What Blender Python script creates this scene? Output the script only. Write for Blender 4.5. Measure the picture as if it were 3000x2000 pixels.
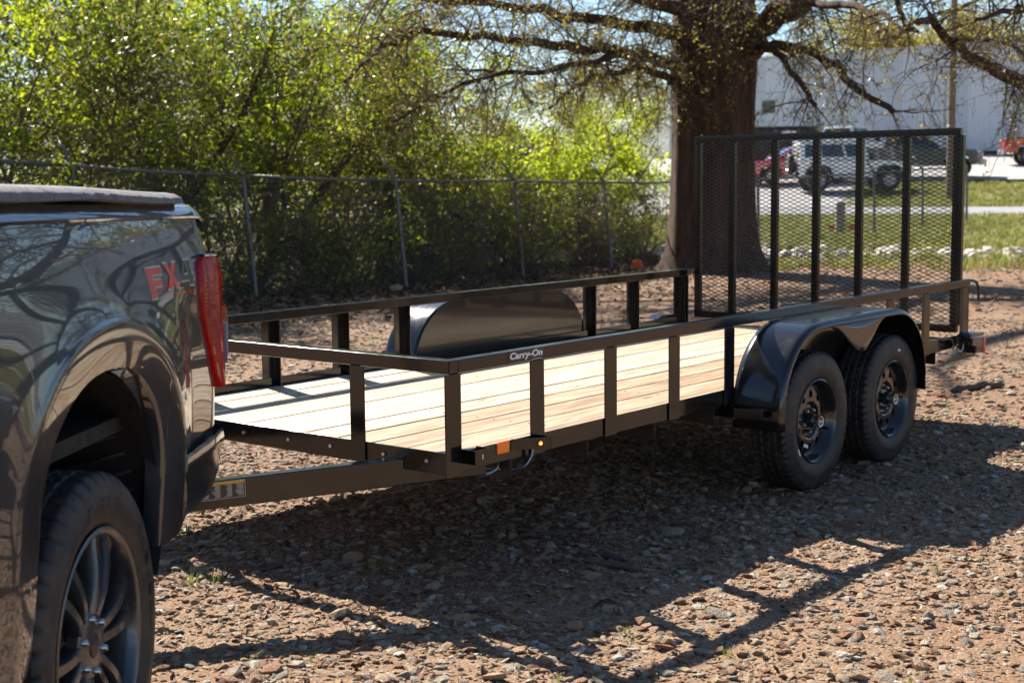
import bpy, bmesh, math, random
import numpy as np
from mathutils import Vector, Matrix, Euler, noise as mnoise

for _o in list(bpy.data.objects):
    bpy.data.objects.remove(_o)
SC = bpy.context.scene
COL = SC.collection
R = math.radians
random.seed(7)
RNG = np.random.default_rng(7)

# ------------------------------------------------------------------ camera
CX, CY, CZ = -3.7974, -3.3517, 1.5142
YAW, PITCH, ROLL = 0.6784, -0.1122, -0.0103
cam_d = bpy.data.cameras.new('camera')
cam = bpy.data.objects.new('camera', cam_d)
COL.objects.link(cam)
_cw, _sw, _cp, _sp = math.cos(YAW), math.sin(YAW), math.cos(PITCH), math.sin(PITCH)
FW = Vector((_cw * _cp, _sw * _cp, _sp))
_rt = Vector((_sw, -_cw, 0)); _up = _rt.cross(FW)
RT = math.cos(ROLL) * _rt + math.sin(ROLL) * _up
UP = -math.sin(ROLL) * _rt + math.cos(ROLL) * _up
_m = Matrix((RT, UP, -FW)).transposed().to_4x4()
_m.translation = Vector((CX, CY, CZ))
cam.matrix_world = _m
cam_d.sensor_width = 36.0
cam_d.lens = 4170.36 / 3000 * 36.0
cam_d.clip_start = 0.05
cam_d.clip_end = 3000
cam_d.dof.use_dof = True
cam_d.dof.focus_distance = 5.6
cam_d.dof.aperture_fstop = 4.8
SC.camera = cam

# ------------------------------------------------------------------ world, sun, exposure
SUN_EL, SUN_AZ = R(38.4), R(70.6)          # azimuth measured from +X towards +Y
world = bpy.data.worlds.new('World')
SC.world = world
world.use_nodes = True
wn = world.node_tree.nodes; wl = world.node_tree.links
wn.clear()
sky = wn.new('ShaderNodeTexSky'); sky.sky_type = 'NISHITA'
sky.sun_disc = False
sky.sun_elevation = SUN_EL
sky.sun_rotation = math.pi / 2 - SUN_AZ
sky.altitude = 200; sky.air_density = 1.0; sky.dust_density = 0.25; sky.ozone_density = 3.5
bg = wn.new('ShaderNodeBackground'); bg.inputs['Strength'].default_value = 0.057
wo = wn.new('ShaderNodeOutputWorld')
wl.new(sky.outputs[0], bg.inputs[0]); wl.new(bg.outputs[0], wo.inputs[0])
sun_d = bpy.data.lights.new('sun', 'SUN')
sun_d.energy = 5.0; sun_d.angle = R(0.53); sun_d.color = (1.0, 0.93, 0.83)
sun = bpy.data.objects.new('sun', sun_d); COL.objects.link(sun)
_to = Vector((math.cos(SUN_AZ) * math.cos(SUN_EL), math.sin(SUN_AZ) * math.cos(SUN_EL), math.sin(SUN_EL)))
sun.rotation_euler = (-_to).to_track_quat('-Z', 'Y').to_euler()
SC.view_settings.view_transform = 'Standard'
SC.view_settings.look = 'None'
SC.view_settings.gamma = 1.0
SC.view_settings.use_curve_mapping = False
SC.view_settings.exposure = 1.4
cy = SC.cycles
cy.use_denoising = True
try:
    cy.denoiser = 'OPENIMAGEDENOISE'; cy.denoising_input_passes = 'RGB_ALBEDO_NORMAL'
except Exception:
    pass
cy.use_adaptive_sampling = True; cy.adaptive_threshold = 0.025
cy.max_bounces = 6; cy.diffuse_bounces = 2; cy.glossy_bounces = 3; cy.transmission_bounces = 4; cy.transparent_max_bounces = 8
cy.caustics_reflective = False; cy.caustics_refractive = False
cy.sample_clamp_indirect = 8.0

# ------------------------------------------------------------------ mesh helpers
class MB:
    def __init__(self):
        self.v = []; self.f = []
    def add(self, vs, fs):
        n = len(self.v)
        self.v += [tuple(p) for p in vs]
        self.f += [tuple(n + i for i in f) for f in fs]
        return self
    def box(self, x0, x1, y0, y1, z0, z1):
        vs = [(x, y, z) for z in (z0, z1) for y in (y0, y1) for x in (x0, x1)]
        return self.add(vs, [(0, 2, 3, 1), (4, 5, 7, 6), (0, 1, 5, 4), (2, 6, 7, 3), (0, 4, 6, 2), (1, 3, 7, 5)])
    def obox(self, c, ax, ay, az, hx, hy, hz):
        c = Vector(c); ax = Vector(ax).normalized(); ay = Vector(ay).normalized(); az = Vector(az).normalized()
        vs = [c + ax * (sx * hx) + ay * (sy * hy) + az * (sz * hz) for sz in (-1, 1) for sy in (-1, 1) for sx in (-1, 1)]
        return self.add(vs, [(0, 2, 3, 1), (4, 5, 7, 6), (0, 1, 5, 4), (2, 6, 7, 3), (0, 4, 6, 2), (1, 3, 7, 5)])
    def tube(self, pts, radii, n=8, cap=True):
        pts = [Vector(p) for p in pts]
        if not hasattr(radii, '__len__'):
            radii = [radii] * len(pts)
        rings = []
        ref = Vector((0, 0, 1))
        t0 = (pts[1] - pts[0]).normalized()
        if abs(t0.dot(ref)) > 0.9:
            ref = Vector((1, 0, 0))
        u = t0.cross(ref).normalized()
        vs = []
        for i, p in enumerate(pts):
            a = pts[max(0, i - 1)]; b = pts[min(len(pts) - 1, i + 1)]
            t = (b - a)
            t = t.normalized() if t.length > 1e-9 else t0
            u = (u - t * u.dot(t)); u = u.normalized() if u.length > 1e-6 else t.orthogonal().normalized()
            w = t.cross(u)
            for k in range(n):
                an = 2 * math.pi * k / n
                vs.append(p + (u * math.cos(an) + w * math.sin(an)) * radii[i])
        fs = []
        for i in range(len(pts) - 1):
            for k in range(n):
                k2 = (k + 1) % n
                fs.append((i * n + k, i * n + k2, (i + 1) * n + k2, (i + 1) * n + k))
        if cap:
            fs.append(tuple(reversed(range(n)))); fs.append(tuple((len(pts) - 1) * n + k for k in range(n)))
        return self.add(vs, fs)
    def lathe(self, prof, n=32, axis='y', c=(0, 0, 0), closed=False):
        """prof: list of (r, h); spun about axis through c"""
        vs = []
        for r, h in prof:
            for k in range(n):
                a = 2 * math.pi * k / n
                x, z = r * math.cos(a), r * math.sin(a)
                if axis == 'y': p = (c[0] + x, c[1] + h, c[2] + z)
                elif axis == 'z': p = (c[0] + x, c[1] + z, c[2] + h)
                else: p = (c[0] + h, c[1] + x, c[2] + z)
                vs.append(p)
        fs = []
        m = len(prof)
        for i in range(m if closed else m - 1):
            j = (i + 1) % m
            for k in range(n):
                k2 = (k + 1) % n
                fs.append((i * n + k, i * n + k2, j * n + k2, j * n + k))
        return self.add(vs, fs)
    def prism(self, poly, axis, a, b):
        """poly: 2D points; axis 'x','y','z' = extrusion axis from a to b"""
        def P(u, w, h):
            return {'x': (h, u, w), 'y': (u, h, w), 'z': (u, w, h)}[axis]
        n = len(poly)
        vs = [P(u, w, a) for u, w in poly] + [P(u, w, b) for u, w in poly]
        fs = [tuple(reversed(range(n))), tuple(range(n, 2 * n))]
        fs += [(i, (i + 1) % n, n + (i + 1) % n, n + i) for i in range(n)]
        return self.add(vs, fs)
    def grid(self, P):
        """P: rows x cols of points"""
        r, c = len(P), len(P[0])
        return self.add([p for row in P for p in row],
                        [(i * c + j, i * c + j + 1, (i + 1) * c + j + 1, (i + 1) * c + j) for i in range(r - 1) for j in range(c - 1)])
    def mesh(self, name, smooth=False, fix=True):
        me = bpy.data.meshes.new(name)
        me.from_pydata(self.v, [], self.f)
        if fix:
            bm = bmesh.new(); bm.from_mesh(me)
            bmesh.ops.recalc_face_normals(bm, faces=bm.faces)
            bm.to_mesh(me); bm.free()
        if smooth:
            me.polygons.foreach_set('use_smooth', [True] * len(me.polygons))
        return me
    def build(self, name, mat, parent=None, smooth=False, bevel=0, seg=2, fix=True, sharp=None):
        me = self.mesh(name, smooth, fix)
        return link(name, me, mat, parent, bevel, seg, sharp)

def link(name, me, mat, parent=None, bevel=0, seg=2, sharp=None):
    o = bpy.data.objects.new(name, me)
    COL.objects.link(o)
    if mat is not None and not me.materials:
        me.materials.append(mat)
    if parent is not None:
        o.parent = parent
    if bevel:
        b = o.modifiers.new('bevel', 'BEVEL'); b.width = bevel; b.segments = seg; b.limit_method = 'ANGLE'; b.angle_limit = R(35)
        me.polygons.foreach_set('use_smooth', [True] * len(me.polygons))
        try:
            b.harden_normals = True
        except Exception:
            pass
    if sharp:
        me.polygons.foreach_set('use_smooth', [True] * len(me.polygons))
        me.set_sharp_from_angle(angle=R(sharp))
    return o

def tag(o, label=None, cat=None, group=None, kind=None):
    if label: o['label'] = label
    if cat: o['category'] = cat
    if group: o['group'] = group
    if kind: o['kind'] = kind
    return o

def thing(name, label, cat, loc=(0, 0, 0), rot=(0, 0, 0), group=None):
    o = bpy.data.objects.new(name, None)
    COL.objects.link(o)
    o.location = loc; o.rotation_euler = rot
    o.empty_display_size = 0.1
    return tag(o, label, cat, group)

def copy_tree(o, parent=None):
    kids = list(o.children)
    c = o.copy(); COL.objects.link(c); c.parent = parent
    for k in kids:
        copy_tree(k, c)
    return c

def fast_mesh(name, verts, faces, smooth=False):
    """verts (n,3) array, faces (m,k) array of equal size polygons"""
    verts = np.asarray(verts, np.float32); faces = np.asarray(faces, np.int32)
    me = bpy.data.meshes.new(name)
    me.vertices.add(len(verts)); me.vertices.foreach_set('co', verts.ravel())
    m, k = faces.shape
    me.loops.add(m * k); me.loops.foreach_set('vertex_index', faces.ravel())
    me.polygons.add(m)
    me.polygons.foreach_set('loop_start', np.arange(0, m * k, k, dtype=np.int32))
    me.polygons.foreach_set('loop_total', np.full(m, k, np.int32))
    if smooth:
        me.polygons.foreach_set('use_smooth', np.ones(m, bool))
    me.update(calc_edges=True)
    return me

def text_mesh(body, size, offset=0.0, extrude=0.0005, shear=0.0, spacing=1.0):
    cu = bpy.data.curves.new('lettering', 'FONT')
    cu.body = body; cu.size = size; cu.offset = offset; cu.extrude = extrude; cu.shear = shear
    cu.space_character = spacing; cu.resolution_u = 4
    cu.align_x = 'CENTER'; cu.align_y = 'CENTER'
    ob = bpy.data.objects.new('lettering', cu); COL.objects.link(ob)
    dg = bpy.context.evaluated_depsgraph_get()
    me = bpy.data.meshes.new_from_object(ob.evaluated_get(dg))
    bpy.data.objects.remove(ob)
    return me

# ------------------------------------------------------------------ materials
class NT:
    def __init__(self, name):
        self.m = bpy.data.materials.new(name); self.m.use_nodes = True
        self.t = self.m.node_tree; self.n = self.t.nodes; self.l = self.t.links
        self.b = self.n['Principled BSDF']; self.out = self.n['Material Output']
    def node(self, typ, **kw):
        x = self.n.new(typ)
        for k, v in kw.items():
            setattr(x, k, v)
        return x
    def set(self, **kw):
        for k, v in kw.items():
            self.b.inputs[k.replace('_', ' ')].default_value = v
        return self
    def coords(self, kind='Object', scale=(1, 1, 1), rot=(0, 0, 0)):
        tc = self.node('ShaderNodeTexCoord'); mp = self.node('ShaderNodeMapping')
        mp.inputs['Scale'].default_value = scale; mp.inputs['Rotation'].default_value = rot
        self.l.new(tc.outputs[kind], mp.inputs[0])
        return mp.outputs[0]
    def geo(self, scale=(1, 1, 1)):
        g = self.node('ShaderNodeNewGeometry'); mp = self.node('ShaderNodeMapping')
        mp.inputs['Scale'].default_value = scale
        self.l.new(g.outputs['Position'], mp.inputs[0])
        return mp.outputs[0]
    def noise(self, vec, scale, detail=4, rough=0.55, dist=0.0):
        x = self.node('ShaderNodeTexNoise')
        x.inputs['Scale'].default_value = scale; x.inputs['Detail'].default_value = detail
        x.inputs['Roughness'].default_value = rough; x.inputs['Distortion'].default_value = dist
        if vec is not None: self.l.new(vec, x.inputs['Vector'])
        return x.outputs['Fac']
    def vor(self, vec, scale, out='Distance', feature='F1'):
        x = self.node('ShaderNodeTexVoronoi', feature=feature); x.inputs['Scale'].default_value = scale
        self.l.new(vec, x.inputs['Vector'])
        return x.outputs[out]
    def ramp(self, fac, stops, interp='LINEAR'):
        x = self.node('ShaderNodeValToRGB'); x.color_ramp.interpolation = interp
        e = x.color_ramp.elements
        while len(e) < len(stops): e.new(0.5)
        for i, (p, c) in enumerate(stops):
            e[i].position = p; e[i].color = (*c, 1) if len(c) == 3 else c
        self.l.new(fac, x.inputs[0])
        return x.outputs[0]
    def mix(self, fac, a, b, mode='MIX'):
        x = self.node('ShaderNodeMix', data_type='RGBA', blend_type=mode)
        for s, i in ((fac, 0), (a, 6), (b, 7)):
            if hasattr(s, 'is_linked') or hasattr(s, 'links'): self.l.new(s, x.inputs[i])
            elif i == 0: x.inputs[0].default_value = s
            else: x.inputs[i].default_value = (*s, 1)
        return x.outputs[2]
    def math(self, op, a, b=None, clamp=False):
        x = self.node('ShaderNodeMath', operation=op); x.use_clamp = clamp
        for i, s in enumerate((a, b)):
            if s is None: continue
            if hasattr(s, 'links'): self.l.new(s, x.inputs[i])
            else: x.inputs[i].default_value = s
        return x.outputs[0]
    def rng(self, v, a, b, c=0, d=1):
        x = self.node('ShaderNodeMapRange'); x.clamp = True
        for i, q in enumerate((a, b, c, d)): x.inputs[i + 1].default_value = q
        self.l.new(v, x.inputs[0]); return x.outputs[0]
    def rand(self):
        return self.node('ShaderNodeObjectInfo').outputs['Random']
    def color(self, s): self.l.new(s, self.b.inputs['Base Color']); return self
    def rough(self, s): self.l.new(s, self.b.inputs['Roughness']); return self
    def bump(self, h, strength=0.3, dist=0.01):
        x = self.node('ShaderNodeBump'); x.inputs['Strength'].default_value = strength; x.inputs['Distance'].default_value = dist
        self.l.new(h, x.inputs['Height']); self.l.new(x.outputs[0], self.b.inputs['Normal']); return self

def plain(name, col, rough=0.5, metal=0.0, coat=0.0, var=0.12, scale=6.0, bump=0.0, spec=0.5):
    n = NT(name)
    v = n.coords('Object')
    f = n.noise(v, scale, 5)
    a = tuple(max(0, c * (1 - var)) for c in col); b = tuple(min(1, c * (1 + var)) for c in col)
    n.color(n.ramp(f, [(0.3, a), (0.7, b)]))
    n.set(Metallic=metal, Coat_Weight=coat, Specular_IOR_Level=spec, Coat_Roughness=0.05)
    n.rough(n.rng(n.noise(v, scale * 2.3, 4), 0.3, 0.7, max(0.02, rough * 0.8), min(1, rough * 1.2)))
    if bump: n.bump(n.noise(v, scale * 12, 3), bump, 0.004)
    return n.m

M = {}
# black powder coat of the trailer
n = NT('black_powder_coat'); v = n.coords('Object')
n.color(n.mix(n.rng(n.noise(v, 9, 5), 0.45, 0.8), (0.0065, 0.0065, 0.0072), (0.012, 0.0112, 0.0112)))
n.set(Specular_IOR_Level=0.62, Coat_Weight=0.0, Coat_Roughness=0.1)
n.rough(n.rng(n.noise(v, 14, 4), 0.3, 0.75, 0.09, 0.19))
n.bump(n.noise(v, 7, 2), 0.03, 0.004)
M['black'] = n.m
M['mesh_black'] = NT('mesh_black_paint').set(Base_Color=(0.006, 0.006, 0.007, 1), Roughness=0.13, Specular_IOR_Level=0.3).m
n = NT('dusty_black_fender'); v = n.coords('Object')
n.color(n.mix(n.rng(n.vor(v, 90), 0.02, 0.12), (0.05, 0.047, 0.044), (0.013, 0.0128, 0.0135)))
n.set(Specular_IOR_Level=0.5, Coat_Weight=0.4, Coat_Roughness=0.1)
n.rough(n.rng(n.noise(v, 12, 5), 0.3, 0.7, 0.10, 0.24))
n.bump(n.noise(v, 5, 2), 0.04, 0.01)
M['fender'] = n.m
M['steel_black'] = plain('dull_black_steel', (0.012, 0.0115, 0.011), 0.45, 0, 0, 0.3, 12, 0.1)
M['chrome'] = plain('zinc_plated', (0.62, 0.62, 0.62), 0.22, 1.0, 0, 0.1, 40)
M['galv'] = plain('galvanised_steel', (0.22, 0.22, 0.23), 0.5, 0.3, 0, 0.2, 9)
M['amber'] = NT('amber_lens').set(Base_Color=(0.75, 0.13, 0.005, 1), Roughness=0.25, Coat_Weight=0.6, Emission_Color=(1, 0.2, 0.01, 1), Emission_Strength=0.06).m
M['amber_lit'] = NT('amber_lit_lamp').set(Base_Color=(0.9, 0.25, 0.02, 1), Roughness=0.2, Emission_Color=(1, 0.22, 0.02, 1), Emission_Strength=0.9).m
M['amber_core'] = NT('amber_lit_core').set(Base_Color=(0.9, 0.5, 0.1, 1), Roughness=0.2, Emission_Color=(1, 0.55, 0.15, 1), Emission_Strength=2.5).m
M['red_lens'] = NT('red_lens').set(Base_Color=(0.55, 0.008, 0.01, 1), Roughness=0.15, Coat_Weight=1.0, Coat_Roughness=0.03).m
M['white_print'] = NT('white_print').set(Base_Color=(0.78, 0.78, 0.76, 1), Roughness=0.4).m
M['yellow_print'] = NT('yellow_print').set(Base_Color=(0.75, 0.42, 0.01, 1), Roughness=0.4).m
M['black_print'] = NT('black_print').set(Base_Color=(0.012, 0.012, 0.014, 1), Roughness=0.3, Coat_Weight=0.3).m
M['grey_print'] = NT('grey_print').set(Base_Color=(0.035, 0.033, 0.035, 1), Roughness=0.35).m
for nm, c in (('wire_white', (0.7, 0.7, 0.68)), ('wire_blue', (0.02, 0.08, 0.4)), ('wire_green', (0.01, 0.2, 0.1)), ('wire_red', (0.35, 0.02, 0.05)), ('wire_yellow', (0.6, 0.3, 0.02)), ('wire_black', (0.01, 0.01, 0.01))):
    M[nm] = NT(nm).set(Base_Color=(*c, 1), Roughness=0.35).m
# pine planks: grain runs along X
n = NT('pine_plank'); rnd = n.rand()
tc = n.node('ShaderNodeTexCoord'); off = n.node('ShaderNodeVectorMath', operation='ADD')
cmb = n.node('ShaderNodeCombineXYZ'); n.l.new(n.math('MULTIPLY', rnd, 37.0), cmb.inputs[0]); n.l.new(n.math('MULTIPLY', rnd, 91.0), cmb.inputs[1])
n.l.new(tc.outputs['Object'], off.inputs[0]); n.l.new(cmb.outputs[0], off.inputs[1])
def _map(s):
    mp = n.node('ShaderNodeMapping'); mp.inputs['Scale'].default_value = s; n.l.new(off.outputs[0], mp.inputs[0]); return mp.outputs[0]
grain = n.noise(_map((1.1, 16, 3)), 3.0, 6, 0.6, 0.6)
fine = n.noise(_map((3, 120, 20)), 3.0, 3, 0.6)
knot = n.vor(_map((1.1, 5, 1)), 1.6)
knotm = n.rng(n.math('ADD', knot, n.math('MULTIPLY', fine, 0.05)), 0.065, 0.115, 1, 0)
tone = n.ramp(n.math('ADD', n.math('MULTIPLY', rnd, 0.75), n.math('MULTIPLY', n.noise(_map((0.4, 3, 1)), 1.3, 3), 0.3)),
              [(0.12, (0.54, 0.45, 0.33)), (0.42, (0.61, 0.515, 0.385)), (0.60, (0.50, 0.40, 0.275)), (0.80, (0.40, 0.29, 0.18)), (0.97, (0.30, 0.20, 0.115))])
dark = n.mix(1.0, tone, (0.62, 0.50, 0.38), 'MULTIPLY')
c1 = n.mix(n.rng(grain, 0.44, 0.62), tone, dark)
c2 = n.mix(n.math('MULTIPLY', n.rng(fine, 0.55, 0.8), 0.35), c1, (0.27, 0.17, 0.09))
speck = n.rng(n.noise(_map((30, 60, 30)), 1.0, 2), 0.72, 0.78)
c3 = n.mix(n.math('MULTIPLY', speck, 0.6), c2, (0.07, 0.045, 0.03))
n.color(n.mix(knotm, c3, (0.11, 0.06, 0.03)))
n.set(Roughness=0.62, Specular_IOR_Level=0.3)
n.bump(n.math('ADD', grain, n.math('MULTIPLY', fine, 0.5)), 0.25, 0.002)
M['plank'] = n.m
# rubber
def rubber(name, dust):
    n = NT(name); v = n.coords('Object')
    n.color(n.mix(n.math('MULTIPLY', n.rng(n.noise(v, 14, 6, 0.65), 0.42, 0.75), dust), (0.016, 0.016, 0.0175), (0.12, 0.095, 0.075)))
    n.set(Roughness=0.55, Specular_IOR_Level=0.45)
    n.bump(n.noise(v, 120, 3), 0.15, 0.001)
    return n.m
M['rubber'] = rubber('tyre_rubber', 0.32)
M['truck_rubber'] = rubber('dusty_tyre_rubber', 0.45)
M['gloss_black'] = NT('gloss_black_enamel').set(Base_Color=(0.014, 0.014, 0.015, 1), Roughness=0.16, Coat_Weight=0.5, Coat_Roughness=0.04).m
# truck
n = NT('dark_grey_metallic_paint'); v = n.coords('Object')
fl = n.vor(v, 900, 'Color')
sep = n.node('ShaderNodeSeparateColor'); n.l.new(fl, sep.inputs[0])
n.color(n.mix(n.math('MULTIPLY', sep.outputs[0], 0.4), (0.011, 0.016, 0.027), (0.028, 0.038, 0.058)))
n.set(Metallic=0.35, Roughness=0.38, Coat_Weight=1.0, Coat_Roughness=0.012, Coat_IOR=1.75)
dustf = n.rng(n.noise(v, 3, 6, 0.65), 0.5, 0.8)
M['truck_paint'] = n.m
n = NT('dusty_lower_paint'); v = n.coords('Object')
n.color(n.mix(n.math('MULTIPLY', n.rng(n.noise(v, 30, 6, 0.7), 0.4, 0.75), 0.5), (0.04, 0.043, 0.05), (0.17, 0.14, 0.11)))
n.set(Metallic=0.3, Roughness=0.35, Coat_Weight=0.8, Coat_Roughness=0.08)
M['truck_low'] = n.m
M['trim'] = plain('black_plastic_trim', (0.02, 0.02, 0.022), 0.5, 0, 0, 0.2, 20, 0.1)
M['liner'] = plain('wheel_well_liner', (0.008, 0.008, 0.008), 0.7, 0, 0, 0.3, 10, 0.2)
M['rim_grey'] = plain('grey_alloy', (0.10, 0.10, 0.105), 0.32, 0.75, 0.4, 0.15, 30)
M['rim_dark'] = plain('dark_alloy', (0.03, 0.03, 0.032), 0.4, 0.6, 0.2, 0.15, 30)
n = NT('tonneau_vinyl'); v = n.coords('Object')
n.color(n.mix(n.rng(n.noise(n.coords('Object', (2, 2, 18)), 9, 5), 0.35, 0.7), (0.045, 0.045, 0.048), (0.10, 0.10, 0.104)))
n.set(Roughness=0.7, Sheen_Weight=0.3)
n.bump(n.noise(n.coords('Object', (60, 8, 8)), 2.0, 3), 0.8, 0.012)
M['tonneau'] = n.m
n = NT('tail_lamp_lens')
lw = n.node('ShaderNodeTexVoronoi'); lw.inputs['Scale'].default_value = 60; n.l.new(n.coords('Object', (1, 1, 1.6)), lw.inputs['Vector'])
n.color(n.ramp(lw.outputs['Distance'], [(0.0, (0.85, 0.03, 0.02)), (0.6, (0.50, 0.005, 0.006))]))
n.set(Roughness=0.16, Coat_Weight=1.0, Coat_Roughness=0.02)
wv_ = n.node('ShaderNodeTexWave'); wv_.inputs['Scale'].default_value = 26; wv_.bands_direction = 'Z'; n.l.new(n.coords('Object'), wv_.inputs['Vector']); n.bump(wv_.outputs['Fac'], 0.35, 0.004)
tr = n.node('ShaderNodeBsdfTranslucent'); tr.inputs[0].default_value = (1.0, 0.03, 0.02, 1)
mx = n.node('ShaderNodeMixShader'); mx.inputs[0].default_value = 0.58
n.l.new(n.b.outputs[0], mx.inputs[1]); n.l.new(tr.outputs[0], mx.inputs[2]); n.l.new(mx.outputs[0], n.out.inputs[0])
M['tail_lamp'] = n.m
M['tail_smoke'] = NT('smoked_lens').set(Base_Color=(0.10, 0.004, 0.008, 1), Roughness=0.06, Coat_Weight=1.0, Coat_Roughness=0.02).m
M['red_decal'] = NT('red_decal').set(Base_Color=(0.62, 0.03, 0.02, 1), Roughness=0.3, Coat_Weight=0.6).m
M['silver_decal'] = NT('silver_decal').set(Base_Color=(0.42, 0.42, 0.44, 1), Roughness=0.35, Metallic=0.4).m
M['dark_decal'] = NT('dark_decal').set(Base_Color=(0.05, 0.055, 0.05, 1), Roughness=0.3).m
# ------------------------------------------------------------------ terrain
E1 = (math.cos(0.43), math.sin(0.43)); E2 = (-math.sin(0.43), math.cos(0.43))
_gs = np.array([-80, 0, 27, 30, 33, 38, 42, 47, 52, 56, 60, 70, 80, 110, 400, 1400.0])
_gz = np.array([0, 0, 0.0, 0.06, 0.15, 0.28, 0.39, 0.50, 0.64, 0.95, 1.28, 1.92, 2.55, 3.0, 4.0, 4.0])
def st(x, y):
    return (x - CX) * E1[0] + (y - CY) * E1[1], (x - CX) * E2[0] + (y - CY) * E2[1]
def xy(s, t):
    return CX + s * E1[0] + t * E2[0], CY + s * E1[1] + t * E2[1]
def terr(x, y):
    s, t = st(x, y)
    return np.interp(s, _gs, _gz)
def micro(x, y):
    """centimetre relief of the yard, kept to nothing under the tyres"""
    return 0.020 * mnoise.noise((x * 0.9, y * 0.9, 0.3)) + 0.011 * mnoise.noise((x * 2.7, y * 2.7, 4.1)) + 0.004 * mnoise.noise((x * 8, y * 9, 2.2)) - 0.008

def spaced(a, b, fine0, fine1, step, grow):
    xs = [fine0]
    while xs[-1] < fine1: xs.append(xs[-1] + step)
    st_ = step
    while xs[-1] < b: st_ *= grow; xs.append(xs[-1] + st_)
    st_ = step; left = []
    p = fine0
    while p > a: st_ *= grow; p -= st_; left.append(p)
    return list(reversed(left)) + xs
ss = spaced(-60, 1400, 1.0, 16, 0.11, 1.06)
ts = spaced(-700, 700, -5.5, 9.5, 0.11, 1.07)
gv = np.zeros((len(ss), len(ts), 3))
for i, s in enumerate(ss):
    for j, t in enumerate(ts):
        x, y = xy(s, t)
        h = float(np.interp(s, _gs, _gz))
        near = max(0.0, 1 - max(0, abs(s - 8) - 18) / 12) * max(0.0, 1 - max(0, abs(t - 2) - 14) / 12)
        if near > 0: h += micro(x, y) * near
        elif s < 90: h += 0.05 * mnoise.noise((x * 0.25, y * 0.25, 1))
        gv[i, j] = (x, y, h)
nc = len(ts)
ii, jj = np.meshgrid(np.arange(len(ss) - 1), np.arange(nc - 1), indexing='ij')
b0 = (ii * nc + jj).ravel()
gf = np.stack([b0, b0 + nc, b0 + nc + 1, b0 + 1], 1)
ground_me = fast_mesh('ground', gv.reshape(-1, 3), gf, True)

n = NT('yard_dirt'); P = n.geo()
big = n.noise(P, 0.55, 5, 0.6); mid = n.noise(P, 3.2, 6, 0.65); fin = n.noise(P, 45, 5, 0.7)
dirt = n.ramp(n.math('ADD', n.math('MULTIPLY', big, 0.55), n.math('MULTIPLY', mid, 0.45)),
              [(0.30, (0.155, 0.078, 0.041)), (0.46, (0.205, 0.114, 0.064)), (0.58, (0.245, 0.152, 0.092)), (0.72, (0.205, 0.150, 0.103))])
pebc = n.vor(P, 85, 'Color'); sepc = n.node('ShaderNodeSeparateColor'); n.l.new(pebc, sepc.inputs[0])
peb = n.ramp(sepc.outputs[0], [(0.0, (0.15, 0.095, 0.06)), (0.35, (0.30, 0.19, 0.12)), (0.7, (0.38, 0.28, 0.20)), (1.0, (0.48, 0.41, 0.34))])
pd = n.vor(P, 85)
dirt2 = n.mix(n.rng(pd, 0.25, 0.5, 0.75, 0.1), dirt, peb)
dirt3 = n.mix(n.math('MULTIPLY', n.rng(fin, 0.5, 0.75), 0.45), dirt2, (0.13, 0.075, 0.045))
# leaf litter under the trees by the fence, grass on the far bank (by position in the world)
sx = n.node('ShaderNodeSeparateXYZ'); n.l.new(n.node('ShaderNodeNewGeometry').outputs['Position'], sx.inputs[0])
wob = n.math('MULTIPLY', n.math('SUBTRACT', n.noise(P, 0.5, 4), 0.5), 3.0)
lit = n.rng(n.math('ADD', sx.outputs[1], wob), 7.6, 9.4)
litter = n.ramp(n.vor(P, 26, 'Distance'), [(0.0, (0.17, 0.105, 0.065)), (0.45, (0.095, 0.058, 0.036)), (0.8, (0.05, 0.03, 0.02))])
c = n.mix(lit, dirt3, litter)
sdot = n.math('ADD', n.math('MULTIPLY', sx.outputs[0], E1[0]), n.math('MULTIPLY', sx.outputs[1], E1[1]))
s0 = CX * E1[0] + CY * E1[1]
gm = n.rng(n.math('ADD', sdot, n.math('MULTIPLY', wob, 0.5)), s0 + 30.3, s0 + 32.0)
grass = n.ramp(n.noise(P, 1.1, 5, 0.6), [(0.3, (0.10, 0.14, 0.025)), (0.5, (0.17, 0.20, 0.045)), (0.68, (0.27, 0.24, 0.10))])
c = n.mix(gm, c, grass)
dry = n.rng(n.math('ADD', n.noise(P, 0.35, 3), n.math('MULTIPLY', n.rng(n.math('ADD', sdot, 0), s0 + 24, s0 + 28), 0.35)), 0.62, 0.8)
c = n.mix(n.math('MULTIPLY', dry, 0.4), c, (0.30, 0.25, 0.12))
n.color(c)
n.set(Roughness=0.95, Specular_IOR_Level=0.15)
n.bump(n.math('ADD', n.math('MULTIPLY', pd, -0.8), n.math('MULTIPLY', fin, 0.9)), 0.8, 0.006)
M['ground'] = n.m
ground = link('ground', ground_me, M['ground'])
tag(ground, 'reddish gravel yard rising to a grassy bank behind', kind='structure')
# ================================================================== TRAILER
T_ = 0.0508; H = 0.876; F0 = 0.4625; F1 = 0.535; DK = 0.490; W = 2.1115; L = 4.9476
PX = [0.018, 0.513, 1.010, 1.500, 1.978, 3.769, 4.275, 4.870]
PWD = 0.086
trailer = thing('utility_trailer', 'black tandem axle utility trailer with pale wooden deck and raised mesh ramp gate', 'trailer')
B = M['black']
# top rails: square tube
front_rail = MB().box(0, T_, 0, W, H - T_, H).build('top_rail', B, trailer, bevel=0.005)
near_rail = MB().box(T_ + 0.001, L, 0.001, T_ - 0.001, H - T_ + 0.0012, H - 0.0012).build('top_rail', B, trailer, bevel=0.005)
far_rail = MB().box(T_ + 0.001, L, W - T_ + 0.001, W - 0.001, H - T_ + 0.0012, H - 0.0012).build('top_rail', B, trailer, bevel=0.005)
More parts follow.
